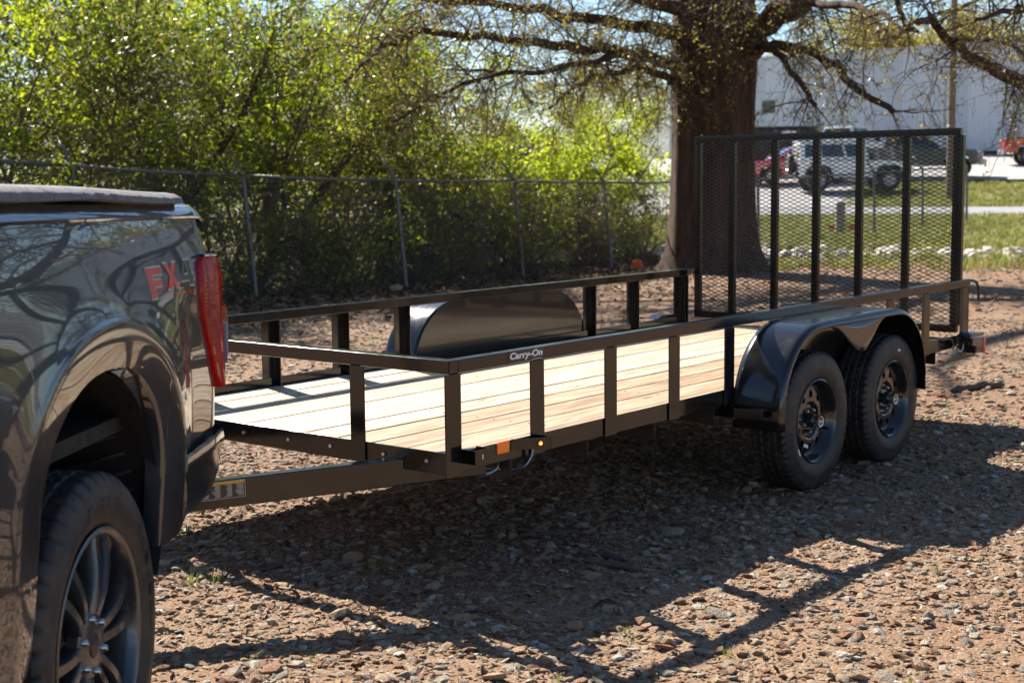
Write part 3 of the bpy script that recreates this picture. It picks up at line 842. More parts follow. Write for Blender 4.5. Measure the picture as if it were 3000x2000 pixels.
# tail lights
def tail(yy, s, plate):
    m = MB().box(4.66, 4.900, min(yy, yy + s * 0.012), max(yy, yy + s * 0.012), 0.455, 0.530)
    tl = m.build('tail_light_bracket', M['steel_black'], trailer, bevel=0.002)
    MB().prism([(4.74, 0.525), (4.93, 0.520), (4.93, 0.425), (4.80, 0.425), (4.80, 0.47), (4.74, 0.48)], 'y', min(yy - s * 0.002, yy - s * 0.07), max(yy - s * 0.002, yy - s * 0.07)).build('tail_light_housing', M['gloss_black'], tl, bevel=0.006)
    MB().prism([(4.66, 0.532), (4.91, 0.532), (4.90, 0.552), (4.72, 0.556)], 'y', min(yy + s * 0.01, yy - s * 0.08), max(yy + s * 0.01, yy - s * 0.08)).build('tail_light_hood', M['gloss_black'], tl, bevel=0.003)
    MB().box(4.912, 4.946, min(yy + s * 0.002, yy - s * 0.074), max(yy + s * 0.002, yy - s * 0.074), 0.421, 0.518).build('tail_light_lens', M['red_lens'], tl, bevel=0.004)
    if plate:
        MB().prism([(4.50, 0.392), (4.945, 0.392), (4.945, 0.412), (4.79, 0.412), (4.79, 0.47), (4.70, 0.47), (4.70, 0.412), (4.50, 0.412)], 'y', yy - 0.0105, yy - 0.0065).build('plate_bracket', M['steel_black'], tl, bevel=0.001)
        for xx in (4.535, 4.56, 4.885, 4.905):
            MB().box(xx, xx + 0.013, yy - 0.0112, yy - 0.0107, 0.398, 0.406).build('bracket_slot', M['galv'], tl)
        for xx in (4.65, 4.735):
            MB().lathe([(0, -0.006), (0.006, -0.005), (0.007, 0.0)], 8, 'y', (xx, yy - 0.006, 0.492)).build('screw', M['chrome'], tl)
        cable('wire', [(4.50, 0.0, 0.53), (4.57, -0.035, 0.535), (4.60, -0.04, 0.505), (4.61, -0.04, 0.478)], 0.0025, M['wire_green'], tl)
        cable('wire', [(4.50, 0.0, 0.528), (4.565, -0.03, 0.53), (4.595, -0.04, 0.50), (4.605, -0.04, 0.478)], 0.0025, M['wire_red'], tl)
        MB().lathe([(0, -0.05), (0.012, -0.048), (0.013, -0.03), (0, -0.028)], 10, 'y', (4.615, 0.0, 0.474)).build('wire_nut', M['wire_white'], tl, smooth=True)
        cable('wire', [(4.615, -0.045, 0.466), (4.63, -0.045, 0.447), (4.65, -0.045, 0.452)], 0.0025, M['wire_yellow'], tl)
        cable('wire', [(4.655, -0.045, 0.466), (4.68, -0.05, 0.447), (4.72, -0.05, 0.458), (4.74, -0.045, 0.487)], 0.004, M['wire_white'], tl)
tail(-0.035, 1, True)
tail(W + 0.035, -1, False)
# ================================================================== PICKUP TRUCK
truck = thing('pickup_truck', 'dark grey pickup truck hitched to the trailer at left', 'pickup truck', (-1.8199, -0.5231, 0.0168), (0, 0.0158, 0.6121))
TP = M['truck_paint']
TW = 2.03     # local x = towards the tail, local y = across (0 = near flank), z up
def rho(s, z):
    """1 on the outer edge of the wheel-arch flare"""
    a = 0.52 if s > 0.09 else 0.66
    return math.sqrt(((s - 0.09) / a) ** 2 + (max(0.0, z - 0.78) / 0.406) ** 2)
def sstep(a, b, x):
    t = min(1, max(0, (x - a) / (b - a))); return t * t * (3 - 2 * t)
def flank(s, z):
    """outward offset of the body side"""
    o = 0.0
    if z > 0.98: o -= 0.058 * ((z - 0.98) / 0.44) ** 1.7
    else: o -= 0.028 * ((0.98 - z) / 0.42) ** 2
    r = rho(s, z)
    fl = 1 - sstep(0.955, 1.0, r)
    o += fl * (0.017 - 0.020 * max(0.0, (0.95 - min(r, 0.95)) / 0.25) ** 1.4)
    o += 0.012 * math.exp(-max(0, r - 1.0) / 0.12) * (1 - fl)
    # pressed shoulder line running along the bed, and a shallow scoop below it behind the arch
    o -= 0.012 * sstep(0.60, 0.74, s) * sstep(1.24, 1.10, z)
    return o
S_L, S_R = -0.42, 0.46
def zlow(s):
    if s <= S_L or s >= S_R: return None
    a = 0.47 if s < 0.05 else 0.41
    return 0.70 + 0.36 * max(0.0, 1 - abs((s - 0.05) / a) ** 2.3) ** (1 / 2.3)
def sill(s): return 0.530 + 0.08 * max(0, s - 0.45) if s > 0 else 0.47
ZT = 1.418
def rear_edge(z):
    return float(np.interp(z, [0.50, 0.75, 0.88, 1.10, 1.29, 1.36, 1.40, 1.42], [1.03, 1.055, 1.065, 1.08, 1.10, 1.09, 1.07, 1.045]))
def side_panel(mirror=False, s0=-1.02):
    cols = sorted(set([round(float(x), 4) for x in list(np.arange(s0, S_L - 0.03, 0.02)) + list(S_L - 0.028 * np.linspace(1, 0.02, 10)) +
            list(0.02 + 0.4399 * np.sin(np.linspace(-math.pi / 2, math.pi / 2, 73))) + list(S_R + 0.028 * np.linspace(0.02, 1, 10)) + list(np.arange(S_R + 0.04, 0.80, 0.014)) + list(np.linspace(0.80, 1.0, 16))]))
    P = []
    nr = 84
    for s in cols:
        zl = zlow(s)
        if zl is None: zl = sill(s)
        col = []
        for k in range(nr + 1):
            t = k / nr
            z = zl + (ZT - zl) * t
            # last columns bend to the shaped rear edge
            ss_ = s if s < 0.80 else 0.80 + (s - 0.80) / 0.20 * (rear_edge(z) - 0.80)
            y = -flank(ss_, z) + (0.03 * sstep(0.94, 1.06, ss_) ** 2 if ss_ > 0.94 else 0)
            col.append((ss_, y if not mirror else TW - y, z))
        # lip returning inwards at the lower edge
        x_, y_, z_ = col[0]
        dy = (0.05 if not mirror else -0.05)
        cx_, cz_ = (0.03 + (x_ - 0.03) * 0.96, z_ - 0.006) if zlow(s) is not None else (x_, z_ - 0.003)
        P.append([(cx_, y_ + dy, cz_), (0.03 + (x_ - 0.03) * 0.985 if zlow(s) is not None else x_, y_ + dy * 0.25, z_ - 0.005)] + col)
    return MB().grid(P)
near_side = side_panel().build('bed_side', TP, truck, smooth=True)
near_side.data.set_sharp_from_angle(angle=R(50))
far_side = side_panel(True).build('bed_side', TP, truck, smooth=True)
far_side.data.set_sharp_from_angle(angle=R(50))
# top rail of the bed side: stepped cap
def rail_cap(mirror):
    pr = [(0.052, 1.412), (0.047, 1.418), (0.054, 1.430), (0.062, 1.440), (0.066, 1.443), (0.080, 1.455), (0.12, 1.456), (0.12, 1.40)]
    xs = [-1.02, 0.93, 0.99, 1.02, 1.04]; dz = [0, 0, -0.003, -0.012, -0.028]
    P = [[(x, y if not mirror else TW - y, min(z, z + d)) for y, z in pr] for x, d in zip(xs, dz)]
    m = MB().grid(P); m.add(P[-1], [tuple(range(len(pr)))])
    return m.build('bed_rail', TP, truck, smooth=True, sharp=40)
rail_cap(False); rail_cap(True)
# soft tonneau cover with a wavy hem along the rail
P = []
for k in range(60):
    x = -1.0 + 1.84 * k / 59
    wob = 0.004 * mnoise.noise((x * 5, 0, 0)) + 0.003 * math.sin(x * 60) * (0.4 + mnoise.noise((x * 3, 7, 1)))
    hem = 1.460 - 0.004 * sstep(0.1, 0.7, x) + (0.006 * math.exp(-((x - 0.1) / 0.25) ** 2))
    topz = 1.497 - 0.010 * sstep(0.0, 0.84, x)
    P.append([(x, 0.085, hem - 0.004), (x, 0.050 + wob, hem), (x - 0.004, 0.056 + wob * 1.3, (hem + topz) / 2), (x - 0.012, 0.075 + wob * 0.6, topz - 0.004), (x - 0.02, 0.10, topz)] +
             [(x - 0.02, 0.10 + 1.83 * q / 10, topz + 0.012 * math.sin(math.pi * q / 10)) for q in range(1, 10)] + [(x - 0.02, TW - 0.10, topz), (x - 0.01, TW - 0.07, topz - 0.004), (x, TW - 0.05, hem)])
m = MB().grid(P); m.add(P[-1], [tuple(range(len(P[-1])))])
ton = m.build('tonneau_cover', M['tonneau'], truck, smooth=True, sharp=50)
# tailgate and bed front
MB().box(0.985, 1.045, 0.10, TW - 0.10, 0.78, 1.415).build('tailgate', TP, truck, bevel=0.02, seg=3)
MB().box(1.046, 1.052, 0.62, 1.42, 1.21, 1.27).build('tailgate_handle', M['trim'], truck, bevel=0.002)
MB().box(-1.02, -0.98, 0.06, TW - 0.06, 0.75, 1.42).build('bed_front', TP, truck)
MB().box(-0.98, 0.98, 0.10, TW - 0.10, 0.86, 0.90).build('bed_floor', M['liner'], truck)
# tail lamps: lofted lens wrapping the corner
def lamp(mirror):
    secs = [(1.292, 0.905, 1.085), (1.286, 0.887, 1.108), (1.268, 0.877, 1.122), (1.225, 0.868, 1.130), (1.18, 0.865, 1.120), (1.12, 0.875, 1.115), (1.05, 0.900, 1.112), (0.985, 0.928, 1.098), (0.94, 0.950, 1.072), (0.910, 0.985, 1.055), (0.895, 1.002, 1.035)]
    P = []
    for z, a, b in secs:
        f0 = -flank(min(a, 1.0), z)
        ring = [(a, f0 + 0.010), (a + 0.004, f0 - 0.009), (a + 0.012, f0 - 0.014), (a + (b - a) * 0.30, f0 - 0.017), (a + (b - a) * 0.36, f0 - 0.023), (a + (b - a) * 0.60, f0 - 0.020), (b - 0.035, f0 - 0.008), (b - 0.012, f0 + 0.010), (b, f0 + 0.045), (b + 0.004, f0 + 0.16), (b - 0.03, f0 + 0.165), (a + 0.03, f0 + 0.12)]
        ring = ring + [ring[0]]
        P.append([(x, y if not mirror else TW - y, z) for x, y in ring])
    m = MB().grid(P); m.add(P[0][:-1], [tuple(range(12))]); m.add(P[-1][:-1], [tuple(range(12))])
    o = m.build('tail_lamp', M['tail_lamp'], truck, smooth=True, sharp=28)
    # smoked corner rib
    Q = []
    for z, x in ((1.145, 1.090), (1.13, 1.105), (1.08, 1.102), (1.0, 1.078), (0.965, 1.060)):
        f0 = -flank(1.0, z)
        Q.append([(x - 0.022, f0 - 0.004), (x - 0.012, f0 - 0.020), (x + 0.016, f0 - 0.012), (x + 0.020, f0 + 0.02)])
    Q = [[(x, y if not mirror else TW - y, z) for (x, y), z in zip(r, [zz] * 4)] for r, zz in zip(Q, (1.145, 1.13, 1.08, 1.0, 0.965))]
    MB().grid(Q).build('lamp_corner', M['tail_smoke'], o, smooth=True)
lamp(False); lamp(True)
# lip over the lamp
MB().prism([(0.90, 1.297), (1.035, 1.294), (1.04, 1.301), (0.91, 1.306)], 'y', 0.012, 0.05).build('lamp_lip', TP, truck, bevel=0.002)
# rear bumper wrapping the flank
def bumper():
    lev = [(0.768, 0.006), (0.762, 0.009), (0.742, 0.012), (0.728, 0.011), (0.716, 0.003), (0.66, 0.002), (0.61, -0.004), (0.585, -0.014), (0.57, -0.05)]
    P = []
    for z, o in lev:
        a = float(np.interp(z, [0.58, 0.74, 0.78], [0.62, 0.585, 0.60]))
        e = float(np.interp(z, [0.57, 0.585, 0.62, 0.70, 0.76, 0.78], [0.90, 0.96, 1.05, 1.095, 1.10, 1.09]))
        z2 = z
        row = [(a, 0.022 - o * 0.4, z2 - 0.02), (a + 0.02, 0.004 - o, z2 - 0.018), ((a + e) / 2, 0.0 - o, z2 - 0.005), (e - 0.10, 0.006 - o, z2), (e - 0.04, 0.03 - o, z2 + 0.002), (e, 0.10 - o * 0.3, z2 + 0.003), (e + 0.055, 0.40, z2), (e + 0.065, TW / 2, z2)]
        row += [(x, TW - y, zz) for x, y, zz in reversed(row[:-1])]
        P.append(row)
    m = MB().grid(P)
    return m.build('rear_bumper', TP, truck, smooth=True, sharp=35)
bumper()
# rear valance below the flank, behind the wheel
MB().box(1.14, 1.34, TW / 2 - 0.035, TW / 2 + 0.035, 0.44, 0.50).build('hitch_receiver', M['steel_black'], truck, bevel=0.004)
MB().tube([(1.31, TW / 2, 0.46), (1.31, TW / 2, 0.53)], [0.02, 0.02], 12).build('hitch_ball', M['chrome'], truck, smooth=True)
# wheel well liner
P = []
for k in range(25):
    a = math.pi * k / 24
    P.append([(0.03 + 0.455 * math.cos(a), y, 0.56 + 0.49 * math.sin(a)) for y in (0.03, 0.12, 0.25, 0.42, 0.50)])
P = [[(P[0][0][0] - 0.06, p[1], 0.46) for p in P[0]]] + P + [[(P[-1][0][0], p[1], 0.45) for p in P[-1]]]
MB().grid(P).build('wheel_liner', M['liner'], truck, smooth=True)
for k in range(5):   # moulded ribs on the liner's rear wall
    z = 0.60 + 0.055 * k; x = 0.03 + 0.455 * math.cos(math.asin(min(0.99, (z - 0.56) / 0.49))) - 0.006
    MB().tube([(x, 0.10, z + 0.03), (x - 0.004, 0.20, z), (x, 0.33, z - 0.02)], 0.007, 6).build('liner_rib', M['liner'], truck, smooth=True)
MB().box(-0.52, 0.52, 0.50, 0.52, 0.35, 1.0).build('liner_wall', M['liner'], truck)
# frame rail, axle, spring for the dark underside
for yy in (0.56, TW - 0.60):
    MB().box(-3.3, 1.12, yy, yy + 0.05, 0.52, 0.66).build('chassis_rail', M['steel_black'], truck)
MB().tube([(0, 0.20, 0.40), (0, TW - 0.20, 0.40)], 0.045, 12).build('rear_axle', M['steel_black'], truck, smooth=True)
# wheels --------------------------------------------------------------
TR = 0.420
ttyre = tyre_mesh(TR, 0.278, 0.272, 240, (-0.5, -0.13, 0.2, 0.56), 5, 'truck_tyre', 0.009)
def truck_wheel(x, yc, s):
    root = bpy.data.objects.new('wheel', None); COL.objects.link(root); root.parent = truck
    root.location = (x, yc, TR - 0.022); root.rotation_euler = (0, R(-8), 0 if s > 0 else math.pi)
    link('tyre', ttyre, M['truck_rubber'], root)
    MB().lathe([(0.271, -0.108), (0.283, -0.118), (0.285, -0.125), (0.279, -0.128), (0.270, -0.124), (0.265, -0.116), (0.261, -0.095), (0.255, -0.06), (0.250, 0.0), (0.250, 0.11), (0.275, 0.125)], 72).build('rim', M['rim_grey'], root, smooth=True, sharp=45)
    MB().lathe([(0.0, -0.02), (0.12, -0.02), (0.17, -0.015), (0.17, 0.02)], 40).build('brake_disc', M['rim_dark'], root, smooth=True, sharp=40)
    for k in range(6):
        a0 = 2 * math.pi * k / 6
        for q in (-1, 1):
            Pq = []
            for t in np.linspace(0, 1, 9):
                r = 0.058 + (0.264 - 0.058) * t
                ac = a0 + q * (0.155 + 0.02 * t + 0.06 * (1 - t) ** 2)
                hw_ = 0.0155 - 0.002 * t * (1 - t) * 4 + 0.004 * t ** 3
                yv = -0.098 - 0.012 * math.sin(math.pi * min(1, t * 1.1)) - 0.006 * t
                ur = Vector((math.cos(ac), 0, math.sin(ac))); ut = Vector((-math.sin(ac), 0, math.cos(ac)))
                c = ur * r + Vector((0, yv, 0))
                Pq.append([tuple(c - ut * hw_ + Vector((0, 0.045, 0))), tuple(c - ut * hw_ + Vector((0, 0.008, 0))), tuple(c - ut * hw_ * 0.72), tuple(c + ut * hw_ * 0.72), tuple(c + ut * hw_ + Vector((0, 0.008, 0))), tuple(c + ut * hw_ + Vector((0, 0.045, 0)))])
            MB().grid(Pq).build('spoke', M['rim_grey'], root, smooth=True, sharp=40)
    MB().lathe([(0.030, -0.105), (0.072, -0.104), (0.086, -0.096), (0.09, -0.07)], 48).build('wheel_center', M['rim_grey'], root, smooth=True, sharp=40)
    MB().lathe([(0.0, -0.108), (0.020, -0.109), (0.030, -0.107), (0.034, -0.101)], 32).build('center_cap', M['rim_dark'], root, smooth=True)
    for k in range(6):
        a = 2 * math.pi * (k + 0.5) / 6
        MB().lathe([(0, -0.116), (0.006, -0.115), (0.0095, -0.110), (0.0105, -0.096)], 12, 'y', (0.0675 * math.cos(a), 0, 0.0675 * math.sin(a))).build('lug_nut', M['chrome'], root, smooth=True, sharp=40)
    # raised sidewall blocks standing for the moulded lettering band
    for k in range(26):
        if k % 13 in (5, 6, 7, 11): continue
        a = 2 * math.pi * k / 46 + (math.pi if k >= 13 else 0)
        wheel_patch(root, a, 0.345, 0.014, 0.012, -0.1368, M['truck_rubber'], 'tyre_lettering')
    return root
tw = truck_wheel(0, 0.158, 1)
truck_wheel(0, TW - 0.158, -1)
for y_, s_ in ((0.158, 1), (TW - 0.158, -1)):
    w_ = copy_tree(tw, truck); w_.location = (-3.69, y_, TR - 0.022); w_.rotation_euler = (0, 0.3, 0 if s_ > 0 else math.pi)
# FX4 OFF ROAD decal on the bed side
def on_flank(pts, off=0.0012):
    return [(s, -flank(s, z) - off, z) for s, z in pts]
def flank_poly(name, poly, mat, parent, off, n=6):
    """fill a convex quad strip: poly = list of quads of (s,z)"""
    m = MB()
    for q in poly:
        a, b, c, d = [Vector(p) for p in q]
        G = []
        for i in range(n + 1):
            t = i / n; l_ = a.lerp(d, t); r_ = b.lerp(c, t)
            G.append(on_flank([tuple(l_.lerp(r_, j / n)) for j in range(n + 1)], off))
        m.grid(G)
    return m.build(name, mat, parent, smooth=True, fix=False)
fx = bpy.data.objects.new('off_road_decal', None); COL.objects.link(fx); fx.parent = truck
def letter(sx, zx, w, h, quads, mat, nm):
    def tr_(p): return (sx + (p[0] + 0.10 * (1 - p[1])) * w, zx + p[1] * h)
    def grow(q, e):
        c = [sum(p[i] for p in q) / 4 for i in (0, 1)]
        return [(p[0] + (e / w if p[0] > c[0] else -e / w), p[1] + (e / h if p[1] > c[1] else -e / h)) for p in q]
    flank_poly(nm + '_outline', [[tr_(p) for p in grow(q, 0.006)] for q in quads], M['silver_decal'], fx, 0.0008)
    flank_poly(nm, [[tr_(p) for p in q] for q in quads], mat, fx, 0.0016)
Fq = [[(0, 0), (0.32, 0), (0.32, 1), (0, 1)], [(0.32, 0.78), (1, 0.78), (1, 1), (0.32, 1)], [(0.32, 0.38), (0.85, 0.38), (0.85, 0.58), (0.32, 0.58)]]
Xq = [[(0.0, 0), (0.34, 0), (1.0, 1), (0.66, 1)], [(0.66, 0), (1.0, 0), (0.34, 1), (0.0, 1)]]
Aq = [[(0.62, 0), (0.9, 0), (0.9, 1), (0.62, 1)], [(0.0, 0.22), (1.0, 0.22), (1.0, 0.42), (0.0, 0.42)], [(0.0, 0.42), (0.26, 0.42), (0.62, 1), (0.40, 1)]]
letter(0.405, 1.205, 0.125, 0.078, Fq, M['red_decal'], 'letter_f')
letter(0.555, 1.222, 0.115, 0.068, Xq, M['red_decal'], 'letter_x')
letter(0.690, 1.222, 0.125, 0.070, Aq, M['dark_decal'], 'letter_four')
me = text_mesh('OFF ROAD', 1.0, 0.0, 0.0)
co = np.array([v_.co for v_ in me.vertices]); mn, mxx = co.min(0), co.max(0)
for v_, c_ in zip(me.vertices, co):
    s_ = 0.615 + (c_[0] - mn[0]) / (mxx[0] - mn[0]) * 0.195; z_ = 1.196 + (c_[1] - mn[1]) / (mxx[1] - mn[1]) * 0.0125
    v_.co = on_flank([(s_, z_)], 0.0012)[0]
link('off_road_lettering', me, M['red_decal'], fx)
# seam and fuel-door outline on the flank ahead of the wheel
fd = []
for k in range(33):
    a = 2 * math.pi * k / 32
    ss_ = -0.72 + 0.085 * (abs(math.cos(a)) ** 0.5) * (1 if math.cos(a) > 0 else -1); zz = 1.12 + 0.085 * (abs(math.sin(a)) ** 0.5) * (1 if math.sin(a) > 0 else -1)
    fd.append(on_flank([(ss_, zz)], 0.0005)[0])
MB().tube(fd, 0.0022, 6).build('fuel_door_seam', M['liner'], truck, smooth=True)
# cab, doors, hood ahead of the bed (mostly beside the camera)
def loft(secs, name, mat, parent=truck, sharp=35):
    m = MB().grid([s + [s[0]] for s in secs]); m.add(secs[0], [tuple(range(len(secs[0])))]); m.add(secs[-1], [tuple(range(len(secs[0])))])
    return m.build(name, mat, parent, smooth=True, sharp=sharp)
def cabring(x, zt, w_in, zb=0.50):
    half = [(w_in + 0.06, zb), (0.0 + w_in * 0.2 + 0.01, zb + 0.15), (w_in * 0.2, 0.95), (w_in * 0.25 + 0.01, min(zt - 0.03, 1.12)), (w_in + 0.0, zt - 0.02), (w_in + 0.08, zt)]
    return [(x, y, z) for y, z in half] + [(x, TW - y, z) for y, z in reversed(half)]
loft([cabring(-1.06, 1.22, 0.02), cabring(-1.10, 1.26, 0.02), cabring(-2.6, 1.26, 0.02), cabring(-3.2, 1.24, 0.03), cabring(-3.3, 1.22, 0.03)], 'cab_body', TP)
loft([cabring(-3.302, 1.20, 0.03, 0.85), cabring(-3.6, 1.18, 0.035, 0.85), cabring(-4.3, 1.10, 0.06, 0.62), cabring(-4.55, 1.02, 0.12, 0.60)], 'hood', TP)
def glassring(x, zb, zt, wb, wt):
    return [(x, wb, zb), (x, (wb + wt) / 2 - 0.01, (zb + zt) / 2), (x, wt, zt - 0.05), (x, wt + 0.07, zt), (x, TW - wt - 0.07, zt), (x, TW - wt, zt - 0.05), (x, TW - (wb + wt) / 2 + 0.01, (zb + zt) / 2), (x, TW - wb, zb)]
M['dark_glass'] = NT('dark_glass').set(Base_Color=(0.01, 0.012, 0.013, 1), Roughness=0.04, Coat_Weight=1.0).m
loft([glassring(-1.10, 1.255, 1.80, 0.06, 0.20), glassring(-1.25, 1.258, 1.93, 0.05, 0.18), glassring(-2.5, 1.258, 1.95, 0.05, 0.18), glassring(-3.25, 1.24, 1.30, 0.10, 0.16)], 'cab_glass', M['dark_glass'])
loft([glassring(-1.16, 1.84, 1.945, 0.165, 0.19), glassring(-1.30, 1.87, 1.965, 0.155, 0.18), glassring(-2.35, 1.88, 1.975, 0.155, 0.18), glassring(-2.55, 1.87, 1.955, 0.16, 0.19)], 'cab_roof', TP)
# ================================================================== GROUND COVER
def stone_mesh(seed, flat, sub=1):
    rr = random.Random(seed)
    bm = bmesh.new(); bmesh.ops.create_icosphere(bm, subdivisions=sub, radius=1.0)
    planes = []
    for _ in range(7):
        d = Vector((rr.gauss(0, 1), rr.gauss(0, 1), rr.gauss(0, 1))).normalized(); planes.append((d, rr.uniform(0.45, 0.9)))
    ex = rr.uniform(1.0, 1.7)
    for v_ in bm.verts:
        p = v_.co.copy()
        for d, h in planes:
            e = p.dot(d) - h
            if e > 0: p -= d * e * 0.85
        p += Vector((rr.gauss(0, 0.04), rr.gauss(0, 0.04), rr.gauss(0, 0.04)))
        v_.co = (p.x * ex, p.y, p.z * flat)
    me = bpy.data.meshes.new('stone'); bm.to_mesh(me); bm.free()
    return me
n = NT('gravel_stone'); rnd = n.rand()
v = n.coords('Object')
cst = n.ramp(rnd, [(0.0, (0.21, 0.108, 0.06)), (0.14, (0.36, 0.195, 0.108)), (0.36, (0.46, 0.295, 0.178)), (0.56, (0.51, 0.375, 0.235)), (0.70, (0.42, 0.345, 0.245)), (0.82, (0.30, 0.265, 0.215)), (0.93, (0.57, 0.49, 0.37)), (1.0, (0.68, 0.63, 0.54))])
n.color(n.mix(n.math('MULTIPLY', n.rng(n.noise(v, 2.2, 5, 0.7), 0.45, 0.7), 0.4), cst, (0.27, 0.15, 0.09)))
n.set(Roughness=0.82, Specular_IOR_Level=0.3)
n.bump(n.noise(v, 4, 5, 0.7), 0.6, 0.15)
M['stone'] = n.m
n = NT('dry_litter'); rnd = n.rand()
n.color(n.ramp(rnd, [(0.0, (0.045, 0.026, 0.017)), (0.4, (0.12, 0.065, 0.036)), (0.75, (0.21, 0.125, 0.07)), (1.0, (0.34, 0.25, 0.16))]))
n.set(Roughness=0.7, Specular_IOR_Level=0.4)
M['litter'] = n.m

def scatter_group():
    g = bpy.data.node_groups.new('scatter', 'GeometryNodeTree')
    g.interface.new_socket('Geometry', in_out='INPUT', socket_type='NodeSocketGeometry')
    g.interface.new_socket('Collection', in_out='INPUT', socket_type='NodeSocketCollection')
    g.interface.new_socket('Geometry', in_out='OUTPUT', socket_type='NodeSocketGeometry')
    N, K = g.nodes, g.links
    gi = N.new('NodeGroupInput'); go = N.new('NodeGroupOutput')
    ci = N.new('GeometryNodeCollectionInfo'); ci.inputs['Separate Children'].default_value = True; ci.inputs['Reset Children'].default_value = True
    ip = N.new('GeometryNodeInstanceOnPoints'); ip.inputs['Pick Instance'].default_value = True
    def attr(nm, t):
        a = N.new('GeometryNodeInputNamedAttribute'); a.data_type = t; a.inputs['Name'].default_value = nm
        return [o for o in a.outputs if o.enabled and o.name == 'Attribute'][0]
    er = N.new('FunctionNodeEulerToRotation')
    K.new(attr('rot', 'FLOAT_VECTOR'), er.inputs[0]); K.new(er.outputs[0], ip.inputs['Rotation'])
    K.new(attr('scl', 'FLOAT_VECTOR'), ip.inputs['Scale']); K.new(attr('idx', 'INT'), ip.inputs['Instance Index'])
    K.new(gi.outputs[0], ip.inputs['Points']); K.new(gi.outputs[1], ci.inputs[0]); K.new(ci.outputs[0], ip.inputs['Instance'])
    K.new(ip.outputs[0], go.inputs[0])
    return g
SCG = scatter_group()
def scatter(name, pos, rot, scl, idx, meshes, mat, label, parent=None):
    col = bpy.data.collections.new(name + '_pieces')
    for k, me in enumerate(meshes):
        if not me.materials: me.materials.append(mat)
        col.objects.link(bpy.data.objects.new('%s_piece_%02d' % (name, k), me))
    me = bpy.data.meshes.new(name)
    me.vertices.add(len(pos)); me.vertices.foreach_set('co', np.asarray(pos, np.float32).ravel())
    for nm, t, arr, key in (('rot', 'FLOAT_VECTOR', rot, 'vector'), ('scl', 'FLOAT_VECTOR', scl, 'vector')):
        a = me.attributes.new(nm, t, 'POINT'); a.data.foreach_set(key, np.asarray(arr, np.float32).ravel())
    a = me.attributes.new('idx', 'INT', 'POINT'); a.data.foreach_set('value', np.asarray(idx, np.int32))
    o = bpy.data.objects.new(name, me); COL.objects.link(o)
    m = o.modifiers.new('scatter', 'NODES'); m.node_group = SCG
    ident = [i.identifier for i in SCG.interface.items_tree if i.name == 'Collection'][0]
    m[ident] = col
    return tag(o, label, kind='stuff')

def sector(dens, r0, r1, half=0.62, cx_=CX, cy_=CY, yaw=0.66):
    n_ = int(dens * half * (r1 * r1 - r0 * r0))
    r = np.sqrt(RNG.uniform(r0 * r0, r1 * r1, n_)); a = yaw + RNG.uniform(-half, half, n_)
    return cx_ + r * np.cos(a), cy_ + r * np.sin(a)
def gz(x, y):
    h = terr(x, y)
    return h + np.array([micro(a, b) for a, b in zip(x, y)])
def patch_mask(x, y, f=0.8, lo=-0.25, hi=0.35, z=9.0):
    v_ = np.array([mnoise.noise((a * f, b * f, z)) + 0.5 * mnoise.noise((a * f * 2.7, b * f * 2.7, z + 3)) for a, b in zip(x, y)])
    return np.clip((v_ - lo) / (hi - lo), 0.58, 1) > RNG.uniform(0, 1, len(x))
stones = [stone_mesh(100 + k, 0.32 + 0.06 * (k % 4)) for k in range(12)]
PX_, PY_, SZ_ = [], [], []
def add_st(x, y, lo, hi, pw_=2.2):
    PX_.append(x); PY_.append(y); SZ_.append(lo + (hi - lo) * RNG.uniform(0, 1, len(x)) ** pw_)
x, y = sector(1900, 2.0, 8.5); k = patch_mask(x, y, 1.1, -0.9, 0.1, 5); add_st(x[k], y[k], 0.0045, 0.010, 1.5)
x, y = sector(1050, 2.0, 9.5); k = patch_mask(x, y, 0.9, -0.75, 0.2); add_st(x[k], y[k], 0.008, 0.026, 1.8)
x, y = sector(45, 2.0, 12); k = patch_mask(x, y, 0.7, -0.5, 0.3, 2); add_st(x[k], y[k], 0.024, 0.048, 2.6)
x, y = sector(330, 9.5, 16); k = patch_mask(x, y, 0.5, -0.6, 0.3); k &= y < 9.5; add_st(x[k], y[k], 0.010, 0.030, 2.0)
x, y = sector(60, 16, 30, 0.5); k = (y < 9.0) & (st(x, y)[0] < 27) & patch_mask(x, y, 0.4, -0.5, 0.3); add_st(x[k], y[k], 0.018, 0.05, 2.4)
x = np.concatenate(PX_); y = np.concatenate(PY_); s_ = np.concatenate(SZ_)
nn = len(x)
pos = np.stack([x, y, gz(x, y) + s_ * RNG.uniform(0.02, 0.22, nn)], 1)
rot = np.stack([RNG.normal(0, 0.22, nn), RNG.normal(0, 0.22, nn), RNG.uniform(0, 6.28, nn)], 1)
scl = np.stack([s_ * RNG.uniform(0.8, 1.25, nn), s_ * RNG.uniform(0.75, 1.1, nn), s_ * RNG.uniform(0.75, 1.5, nn)], 1)
scatter('gravel', pos, rot, scl, RNG.integers(0, 12, nn), stones, M['stone'], 'loose tan and grey gravel covering the yard')
